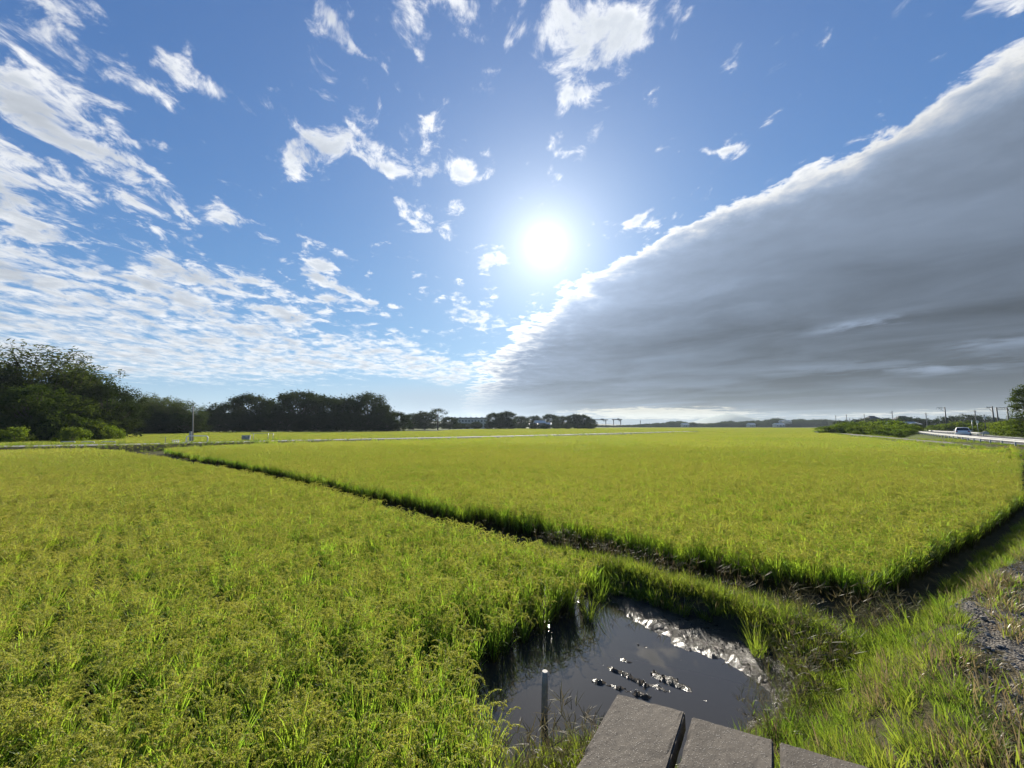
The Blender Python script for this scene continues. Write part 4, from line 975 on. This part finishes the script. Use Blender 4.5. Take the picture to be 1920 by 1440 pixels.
# ------------------------------------------------------------------ beside the farm road
RZ = .58
def pole_plain(u, Y, top_v, label, r=.11, name='utility_pole', box=False):
    x = east(u, Y); z = zat(x, Y); h = above(top_v, Y) - z; o = thing(name, label, 'pole', (x, Y, z), 0); m = MB(); m.tube([(0, 0, -.3), (0, 0, h)], [r, r * .72], 10); m.build('post', POLE, o, True)
    if box: b = MB(); b.box((-.24, -.02, 1.1), (.26, .2, 1.5)); bevel(b.build('meter_box', STEEL, o), .02); c = MB(); c.tube([(.02, -r, .3), (.02, -r, h * .8)], .02, 6); c.build('conduit', STEEL, o)
    return o
pole_plain(365, 48.5, 760, 'slim concrete pole with a meter box beside the farm road', .08, box=True).rotation_euler = (0, R(-4.5), 0)
def cabinet():
    Y = 54; x = east(463.5, Y); z = zat(x, Y) - .02; o = thing('control_cabinet', 'grey metal control cabinet beside the farm road', 'cabinet', (x, Y, z), .35)
    m = MB(); m.box((0, 0, .06), (1.05, .62, .14)); m.build('plinth', POLE, o)
    m = MB(); m.box((0, 0, .66), (.95, .52, 1.06)); bevel(m.build('body', STEEL, o), .02)
    m = MB(); m.box((0, 0, 1.22), (1.02, .60, .06)); m.build('cap', STEEL, o)
    for s in (-1, 1): d = MB(); d.box((s * .235, -.272, .66), (.44, .025, .94)); dd = bevel(d.build('door', STEEL, o), .006); k = MB(); k.box((s * .05, -.292, .70), (.03, .02, .12)); k.build('handle', DARKSTEEL, dd)
    m = MB(); m.box((.12, -.288, 1.04), (.28, .006, .09)); m.build('nameplate', WHITE, o)
cabinet()
def pipe_fence(us, Y, tv, label):
    o = thing('pipe_fence', label, 'fence', (east(us[0], Y), Y, zat(east(us[0], Y), Y)), 0); xs = [east(u, Y) - east(us[0], Y) for u in us]; h = above(tv, Y) - o.location.z
    for i, x in enumerate(xs): m = MB(); m.tube([(x, .15 * i, -.2), (x, .15 * i, h)], .035, 8); m.build('post', STEEL, o, True)
    m = MB(); m.tube([(xs[0] - .4, -.05, h - .05), (xs[-1], .15 * (len(xs) - 1), h - .05)], .025, 8); m.build('rail', STEEL, o, True)
pipe_fence((477, 503, 511), 54.5, 812, 'thin steel pipe fence next to the grey cabinet')
def arch(u0, u1, Y, h, label, name='pipe_barrier', mat=None):
    x0, x1 = east(u0, Y), east(u1, Y); z = zat((x0 + x1) / 2, Y); o = thing(name, label, 'barrier', ((x0 + x1) / 2, Y, z), .25); w = (x1 - x0) / 2; r = .22; pts = [(-w, 0, -.2), (-w, 0, h - r)]
    pts += [(-w + r - r * math.cos(a), 0, h - r + r * math.sin(a)) for a in (.5, 1.0, 1.57)]; pts += [(-p[0], 0, p[2]) for p in reversed(pts)]
    m = MB(); m.tube(pts, .055, 8); m.build('pipe', mat or WHITE, o, True)
    for s in (-1, 1): b = MB(); b.tube([(s * w, 0, .02), (s * w, 0, .12)], .075, 8); b.build('sleeve', STEEL, o)
arch(355, 389, 42.5, .78, 'white steel pipe barrier across the road from the slim pole')
for (u0, u1, lab) in [(120, 143, 'white arched pipe guard nearest the left edge, under the grove'), (158, 179, 'middle white arched pipe guard under the left grove'), (196, 219, 'right white arched pipe guard under the left grove')]: arch(u0, u1, 47, .62, lab)
def valve_set():
    Y = 45.5; x = east(333, Y); z = zat(x, Y); o = thing('irrigation_pipes', 'pale irrigation pipes with four upright valves beside the farm road', 'pipes', (x, Y, z), .2)
    m = MB(); m.tube([(-.55, 0, .22), (.35, 0, .22), (1.15, .1, .72), (1.35, .1, .70), (1.45, .1, .30), (1.45, .1, -.1)], .085, 8); m.build('main_pipe', WHITE, o, True)
    for k in range(4): v = MB(); xx = -.35 + k * .2; v.tube([(xx, 0, .22), (xx, 0, .75)], .045, 8); vv = v.build('valve', STEEL, o, True); c = MB(); c.tube([(xx, 0, .75), (xx, 0, .90)], .06, 8); c.build('cap', WHITE, vv, True)
valve_set()
pole_plain(313, 45.5, 819, 'short white topped marker post left of the irrigation pipes', .045, 'marker_post')
for (u, Y, h, lab) in [(437, 53, .55, 'small dark stake between the slim pole and the cabinet'), (547, 57, .6, 'small dark stake right of the pipe fence')]:
    x = east(u, Y); o = thing('marker_stake', lab, 'stake', (x, Y, zat(x, Y))); m = MB(); m.tube([(0, 0, -.1), (0, 0, h)], [.06, .05], 7); m.build('post', DARKSTEEL, o)
    m = MB(); m.tube([(0, 0, h), (0, 0, h + .06)], [.065, .03], 7); m.build('cap', DARKSTEEL, o)

# ------------------------------------------------------------------ highway furniture
def guard_rail(name, pts, label, step=3.0, zt=1.43, zb=.78):
    o = thing(name, label, 'guard rail', (pts[0][0], pts[0][1], zb)); L = [Vector((x - pts[0][0], y - pts[0][1], 0)) for x, y in pts]; fine = []
    for a, b in zip(L[:-1], L[1:]):
        k = max(1, int((b - a).length / step)); fine += [a.lerp(b, i / k) for i in range(k)]
    fine.append(L[-1]); prof = [(-.02, .0), (.03, .04), (.03, .08), (-.02, .115), (-.02, .145), (.03, .18), (.03, .22), (-.02, .26)]; vs, fs = [], []; n = len(prof); top = zt - zb
    for i, p in enumerate(fine):
        d = (fine[min(i + 1, len(fine) - 1)] - fine[max(i - 1, 0)]).normalized(); nr = Vector((-d.y, d.x, 0))
        for (a, z) in prof: q = p + nr * (a + .06); vs.append((q.x, q.y, top - .26 + z))
        if i:
            for k in range(n - 1): b = (i - 1) * n + k; fs.append((b, b + 1, b + n + 1, b + n))
    m = MB(); m.add(vs, fs); b = m.build('beam', RAILWHITE, o, True); s = b.modifiers.new('thickness', 'SOLIDIFY'); s.thickness = .012
    for p in fine: q = MB(); q.tube([(p.x, p.y, -.3), (p.x, p.y, top - .08)], .065, 8); pm = q.build('post', RAILWHITE, o, True); c = MB(); c.tube([(p.x, p.y, top - .08), (p.x, p.y, top - .05)], [.07, .03], 8); c.build('cap', WHITE, pm)
RAIL = [(37.6, 25.6), (42.3, 31.7), (51, 42.3), (71.0, 65), (98.6, 95)]
guard_rail('guard_rail', RAIL, 'long white guard rail along the near side of the highway')
guard_rail('guard_rail', [(82.6, 68), (90.6, 78), (99.5, 89.5), (112, 104)], 'white guard rail on the far side of the highway, behind the car')

def car():
    hd = math.atan2(31, 28); x, y = 77.0, 66.2; o = thing('car', 'white car driving away on the highway between the guard rails', 'car', (x, y, .824), hd - .12); rows = []
    # station: x, half width low, half width belt, z low, z belt
    st = [(-2.05, .70, .66, .42, .86), (-1.95, .82, .78, .30, .98), (-1.3, .86, .84, .24, 1.0), (.0, .87, .85, .22, .98), (1.0, .87, .84, .22, .96), (1.55, .85, .80, .24, .90), (2.0, .78, .70, .32, .78), (2.12, .66, .58, .42, .66)]
    b = MB(); vs, fs = [], []
    for (xx, wl, wb, zl, zb) in st: vs += [(xx, -wl * .86, zl), (xx, -wl, zl + .16), (xx, -wb * 1.02, (zl + zb) / 2 + .06), (xx, -wb, zb), (xx, wb, zb), (xx, wb * 1.02, (zl + zb) / 2 + .06), (xx, wl, zl + .16), (xx, wl * .86, zl)]
    for i in range(len(st) - 1):
        for k in range(8): a = i * 8 + k; c = i * 8 + (k + 1) % 8; fs.append((a, c, c + 8, a + 8))
    fs += [tuple(range(8))[::-1], tuple(range(56, 64))]; b.add(vs, fs); bevel(b.build('body', CARWHITE, o, True), .03, 2)
    g = MB(); gs = [(-1.92, .74, .98), (-1.35, .62, 1.44), (.35, .62, 1.46), (1.15, .76, .96)]; vs = []
    for (xx, w, z) in gs: vs += [(xx, -w, z), (xx, w, z)]
    vs += [(-1.92, -.80, .95), (-1.92, .80, .95), (1.15, -.80, .94), (1.15, .80, .94)]
    g.add(vs, [(0, 1, 3, 2), (4, 5, 7, 6), (8, 0, 2), (8, 2, 4, 10), (10, 4, 6), (1, 9, 3), (3, 9, 11, 5), (5, 11, 7)]); g.build('windows', PANE, o)
    r = MB(); r.add([(-1.38, -.63, 1.445), (.36, -.63, 1.465), (.36, .63, 1.465), (-1.38, .63, 1.445), (-1.30, -.56, 1.50), (.26, -.56, 1.515), (.26, .56, 1.515), (-1.30, .56, 1.50)], [(3, 2, 1, 0), (4, 5, 6, 7), (0, 1, 5, 4), (1, 2, 6, 5), (2, 3, 7, 6), (3, 0, 4, 7)]); r.build('roof', CARWHITE, o, True)
    for s in (-1, 1):
        for xa, xb in ((-1.40, -1.88), (.36, 1.12), (-.45, -.47)):
            p = MB(); za, zb2 = (1.45, .96); p.tube([(xa, s * .635, za), (xb, s * .79, zb2)], .035, 6); p.build('pillar', CARWHITE, o)
        l = MB(); l.box((-2.01, s * .66, .84), (.10, .22, .16)); l.build('tail_light', TAIL, o)
        mr = MB(); mr.box((.85, s * .95, 1.02), (.12, .16, .12)); bevel(mr.build('mirror', CARWHITE, o), .02)
        for xx in (-1.25, 1.32):
            w = MB(); w.tube([(xx, s * .68, .31), (xx, s * .90, .31)], .31, 18); wo = w.build('wheel', TYRE, o); h = MB(); h.tube([(xx, s * .895, .31), (xx, s * .915, .31)], [.20, .17], 14); h.build('rim', STEEL, wo)
    m = MB(); m.box((-2.075, 0, .62), (.02, .34, .17)); m.build('number_plate', WHITE, o)
car()

def crossarm_pole(u, Y, top_v, label, arms=2, side=0, r=.16, tr=False):
    x = east(u, Y); h = above(top_v, Y) - .4; o = thing('utility_pole', label, 'pole', (x, Y, .4), .5); m = MB(); m.tube([(0, 0, -.3), (0, 0, h)], [r, r * .7], 8); m.build('post', POLE, o, True)
    for k in range(arms):
        c = MB(); c.box((side * .7, -.02, h - .35 - k * .75), (1.9, .10, .10)); a = c.build('crossarm', DARKSTEEL, o)
        for q in (-.8, -.3, .3, .8): i = MB(); i.tube([(side * .7 + q, -.02, h - .31 - k * .75), (side * .7 + q, -.02, h - .10 - k * .75)], [.05, .035], 6); i.build('insulator', WHITE, a)
    if tr: t = MB(); t.tube([(.32, 0, h - 2.4), (.32, 0, h - 1.6)], .24, 10); t.build('transformer', STEEL, o)
    return o, h
for (u, Y, tv, lab, arms, side, tr) in [
    (1568, 230, 779, 'small far pole standing over the left end of the vine covered bank', 1, 0, False),
    (1588.5, 190, 777, 'taller of the two close poles left of the hillside houses', 1, 0, False),
    (1594, 200, 784, 'shorter of the two close poles left of the hillside houses', 1, 0, False),
    (1622, 190, 776, 'thin pole in front of the left hillside house', 1, 0, False),
    (1675, 170, 771, 'pole with long crossarms before the right hillside house', 2, -1, False),
    (1738, 150, 774, 'pole right of the hillside houses, above the bend of the rail', 2, 1, False),
    (1831, 120, 769, 'dark plain pole left of the crossing sign', 1, 0, False)]:
    crossarm_pole(u, Y, tv, lab, arms, side, tr=tr)
def catenary_mast(u, Y, tv, arm, label):
    x = east(u, Y); h = above(tv, Y) - .4; o = thing('catenary_mast', label, 'mast', (x, Y, .4), .2); m = MB(); m.tube([(0, 0, -.3), (0, 0, h)], [.19, .15], 8); m.build('post', DARKSTEEL, o, True)
    a = MB(); a.box((arm / 2, 0, h - .25), (abs(arm), .12, .12)); a.build('arm', DARKSTEEL, o); b = MB(); b.tube([(0, 0, h - 1.6), (arm * .7, 0, h - .3)], .04, 6); b.build('brace', DARKSTEEL, o)
    for k in (.55, .9): i = MB(); i.tube([(arm * k, 0, h - .31), (arm * k, 0, h - .75)], [.06, .05], 6); i.build('insulator', WHITE, o)
catenary_mast(1775, 125, 763.5, -3.4, 'tall railway mast with a long arm to the left, above the car')
catenary_mast(1864.5, 104, 762, -2.2, 'leftmost of the three tall railway masts near the right edge')
def portal(u0, u1, Y, tv, label):
    x0, x1 = east(u0, Y), east(u1, Y); h = above(tv, Y) - .4; w = x1 - x0; o = thing('railway_portal', label, 'mast', (x0, Y, .4))
    for x in (0, w): m = MB(); m.tube([(x, 0, -.3), (x, 0, h)], [.19, .15], 8); m.build('post', DARKSTEEL, o, True)
    for z in (h - .1, h - .55): m = MB(); m.box((w / 2, 0, z), (w, .10, .10)); m.build('beam', DARKSTEEL, o)
    for k in range(6): m = MB(); a, b = w * k / 6, w * (k + 1) / 6; m.tube([(a, 0, h - .55 if k % 2 else h - .1), (b, 0, h - .1 if k % 2 else h - .55)], .03, 5); m.build('lattice_bar', DARKSTEEL, o)
portal(1872.5, 1892.5, 106, 763.5, 'railway portal of two masts and a crossbeam, near the right edge')
def wires():
    spans = [((1568, 230, 780), (1675, 170, 772)), ((1675, 170, 772), (1738, 150, 775)), ((1738, 150, 775), (1831, 120, 770)), ((1775, 125, 765), (1864.5, 104, 763)), ((1864.5, 104, 766), (1990, 84, 762)), ((1831, 120, 772), (1990, 90, 768)), ((1588.5, 190, 778), (1675, 170, 774))]
    for k, (a, b) in enumerate(spans):
        p = Vector((east(a[0], a[1]), a[1], above(a[2], a[1]))); q = Vector((east(b[0], b[1]), b[1], above(b[2], b[1]))); m = MB()
        m.tube([p.lerp(q, t / 8) - Vector((0, 0, 1.0 * 4 * (t / 8) * (1 - t / 8))) for t in range(9)], .022, 4); o = m.build('overhead_wire', DARKSTEEL, None, True)
        tag(o, 'thin overhead wire sagging between the poles at the right', 'wire', 'overhead wires at the right')
wires()
def crossing_signal():
    Y = 106; u = 1847.5; x = east(u, Y); h = above(783, Y) - .4; o = thing('crossing_signal', 'railway crossing signal with a white X board among dark bushes', 'signal', (x, Y, .4), 0)
    m = MB(); m.tube([(0, 0, -.2), (0, 0, h + .5)], .07, 8); m.build('post', DARKSTEEL, o, True)
    for s in (-1, 1):
        b = MB(); vs = []; d = Vector((math.cos(s * .75), 0, math.sin(s * .75))); n = Vector((-d.z, 0, d.x)); y = -.10 - .03 * (s > 0)
        for e, f in ((-1, -1), (1, -1), (1, 1), (-1, 1)): q = d * .78 * e + n * .11 * f; vs.append((q.x, y, h + q.z))
        vs += [(p[0], p[1] + .025, p[2]) for p in vs]; b.add(vs, [(0, 1, 2, 3), (7, 6, 5, 4), (0, 4, 5, 1), (1, 5, 6, 2), (2, 6, 7, 3), (3, 7, 4, 0)]); b.build('board', WHITE, o)
        l = MB(); l.tube([(s * .42, -.05, h - 1.15), (s * .42, -.20, h - 1.15)], .19, 14); ll = l.build('lamp', DARKSTEEL, o); g = MB(); g.tube([(s * .42, -.205, h - 1.15), (s * .42, -.215, h - 1.15)], .13, 12); g.build('lens', LAMPGLASS, ll)
    m = MB(); m.box((0, -.04, h - 1.15), (.8, .08, .10)); m.build('lamp_bar', DARKSTEEL, o)
    m = MB(); m.tube([(0, 0, h + .5), (0, 0, h + .9)], [.16, .05], 10); m.build('bell', DARKSTEEL, o)
crossing_signal()
def road_sign(u, Y, v_top, v_bot, label):
    x = east(u, Y); z = zat(x, Y); o = thing('road_sign', label, 'sign', (x, Y, z)); h = above(v_top, Y) - z; b = above(v_bot, Y) - z
    m = MB(); m.tube([(0, 0, -.2), (0, 0, h)], .045, 8); m.build('post', STEEL, o, True); m = MB(); m.tube([(0, -.06, (h + b) / 2), (0, -.085, (h + b) / 2)], (h - b) / 2, 16); m.build('plate', WHITE, o)
road_sign(1832.5, 100, 788.5, 794, 'small round pale road sign seen on its post left of the crossing signal')
road_sign(1822.5, 104, 787.5, 791, 'thin pale sign post left of the round sign')
for (u, Y, w, h, lab) in [(1845, 92, 1.3, 1.1, 'low pale block at the end of the far guard rail'), (1818, 88, .35, .6, 'small white post on the far guard rail')]:
    x = east(u, Y); z = zat(x, Y); o = thing('concrete_block', lab, 'block', (x, Y, z)); m = MB(); m.box((0, 0, h * .4), (w, .5, h * .8)); bevel(m.build('base', PALE, o), .03); m = MB(); m.box((0, 0, h * .9), (w * .45, .4, h * .2)); bevel(m.build('top', PALE, o), .02)

# ------------------------------------------------------------------ buildings far off
def windows(o, xs, zs, y, w, h, parent):
    for z in zs:
        for x in xs:
            f = MB(); f.box((x, y - .03, z), (w + .16, .06, h + .16)); fo = f.build('window', WHITE, parent); g = MB(); g.box((x, y - .065, z), (w, .03, h)); g.build('pane', PANE, fo)
def house(u, Y, base, W, D, H, roof_h, label, wall, roof, storeys=2, rz=0.0, nwin=3, hip=True):
    x = east(u, Y); o = thing('house', label, 'house', (x, Y, base), rz); m = MB(); m.box((0, 0, H / 2), (W, D, H)); m.build('wall', wall, o); e = .6; r = MB(); i = D * .5 if hip else 0.0
    vs = [(-W / 2 - e, -D / 2 - e, H), (W / 2 + e, -D / 2 - e, H), (W / 2 + e, D / 2 + e, H), (-W / 2 - e, D / 2 + e, H), (-W / 2 + i - (0 if hip else e), 0, H + roof_h), (W / 2 - i + (0 if hip else e), 0, H + roof_h)]
    r.add(vs, [(3, 2, 1, 0), (0, 1, 5, 4), (2, 3, 4, 5), (1, 2, 5), (3, 0, 4)]); ro = r.build('roof', roof, o); c = MB(); c.box((0, 0, H + roof_h + .08), (max(W - 2 * i, 1.0), .4, .22)); c.build('ridge', roof, ro)
    windows(o, [(-W / 2 + W * (k + .5) / nwin) for k in range(nwin)], [1.5 + 2.7 * s for s in range(storeys)], -D / 2, W / nwin * .5, 1.2, o)
    d = MB(); d.box((W * .02, -D / 2 - .04, 1.0), (.9, .08, 2.0)); d.build('door', DARKSTEEL, o); return o
def long_block():
    Y = 330; u0, u1 = 848, 918; x = east((u0 + u1) / 2, Y); W = east(u1, Y) - east(u0, Y); H = above(784, Y) - 3.2; o = thing('apartment_block', 'long pale apartment block in the haze left of the rounded tree clump', 'building', (x, Y, 3.0), .06)
    m = MB(); m.box((0, 0, H / 2 - 1.5), (W, 9, H + 3)); m.build('wall', PALE, o); r = MB(); r.box((0, 0, H + .25), (W + .8, 9.8, .5)); ro = r.build('roof', TILE, o)
    for k in range(7): c = MB(); c.box((-W / 2 + W * (k + .5) / 7, 1, H + .9), (1.6, 1.6, .8)); c.build('roof_tank', WHITEROOF, ro)
    windows(o, [(-W / 2 + W * (k + .5) / 12) for k in range(12)], [1.0, 3.6] if H < 6.5 else [1.0, 3.4, 5.8], -4.5, 1.5, 1.2, o)
long_block()
house(1012, 270, .5, 6.5, 5, 4.0, 1.7, 'house with a white roof beside the hazy trees in the middle', TAN, WHITEROOF, 1, .25, 3, False)
house(1026, 275, .5, 5, 5, 3.0, 1.3, 'small shed with a white roof right of the white roofed house', TAN, WHITEROOF, 1, -.2, 2, False)
house(1000, 262, .5, 5, 5, 2.6, 1.2, 'tiny pale shed below the hazy trees in the middle', PALE, TILE, 1, .1, 2, False)
house(1636, 245, .5, 12, 8, 5.0, 3.2, 'left tile roofed house on the hill behind the vine bank', TAN, TILE, 2, .15, 4)
house(1693, 245, .5, 12, 8, 5.0, 3.2, 'right tile roofed house on the hill behind the vine bank', TAN, TILE, 2, -.1, 4)
house(1669, 180, .5, 6, 5, 2.6, 1.0, 'low shed with a pale roof between the two hillside houses', TAN, WHITEROOF, 1, .1, 2, False)
house(1700, 178, .5, 7, 5, 2.8, 1.0, 'low shed with a white roof below the right hillside house', TAN, WHITEROOF, 1, .0, 2, False)
for (u, Y, W, lab) in [(1408, 560, 9, 'far white house low on the wooded ridge, left one'), (1460, 560, 14, 'far pale house row low on the wooded ridge'), (1468, 600, 8, 'far white house higher on the wooded ridge'), (1478, 590, 6, 'smallest far white house on the wooded ridge'), (1284, 570, 9, 'far pale house at the left part of the wooded ridge')]:
    house(u, Y, 1.0 + (Y > 580) * 5, W, 7, 3.5, 1.6, lab, PALE, WHITEROOF, 1, .1, 3, False)

def gantry(u0, u1, Y, tv, label):
    x0, x1 = east(u0, Y), east(u1, Y); W = x1 - x0; H = above(tv, Y); o = thing('gantry_crane', label, 'crane', ((x0 + x1) / 2, Y, 0), .0); leg = W * .36
    for s in (-1, 1):
        l = MB()
        for q in (-1, 1): l.tube([(s * leg + q * 1.0, q * 3.0, 0), (s * leg, q * 1.2, H - 1.2)], [.45, .55], 6)
        l.tube([(s * leg, -2.0, H * .5), (s * leg, 2.0, H * .5)], .3, 6); l.build('leg', DARKSTEEL, o)
    for q in (-1, 1): g = MB(); g.box((0, q * 1.2, H - .6), (W, .9, 1.3)); g.build('girder', DARKSTEEL, o)
    t = MB(); t.box((W * .12, 0, H + .6), (W * .2, 3, 1.2)); t.build('trolley', DARKSTEEL, o); c = MB(); c.box((W * .2, -1.6, H - 2.2), (2.2, 2, 2)); c.build('cab', STEEL, o)
gantry(1112, 1140, 640, 786.5, 'left grey gantry crane on the horizon beside the dark tree clump')
gantry(1148, 1166.5, 650, 786, 'right grey gantry crane on the horizon')
for (u, Y, tv, lab) in [(1201, 640, 788, 'thin far mast on the horizon right of the cranes'), (1218, 640, 793, 'shorter far mast on the horizon right of the cranes')]:
    x = east(u, Y); o = thing('radio_mast', lab, 'mast', (x, Y, 0)); h = above(tv, Y); m = MB(); m.tube([(0, 0, 0), (0, 0, h)], [.7, .4], 6); m.build('post', DARKSTEEL, o); m = MB(); m.box((0, 0, h * .85), (2.4, .3, .3)); m.build('crossarm', DARKSTEEL, o)

# ------------------------------------------------------------------ haze: one even box of air round camera and land
def haze():
    m = bpy.data.materials.new('haze air'); m.use_nodes = True; nt = m.node_tree; nt.nodes.clear(); out = nt.nodes.new('ShaderNodeOutputMaterial'); v = nt.nodes.new('ShaderNodeVolumePrincipled')
    v.inputs['Color'].default_value = (.72, .86, 1.0, 1); v.inputs['Density'].default_value = HAZE; v.inputs['Anisotropy'].default_value = .3
    nt.links.new(v.outputs[0], out.inputs['Volume'])
    b = MB(); b.box((0, 2150, 64), (9300, 4960, 134)); o = b.build('haze', m); tag(o, 'thin even haze hanging over the whole plain', 'haze', kind='stuff')
HAZE = 0.0001
haze()
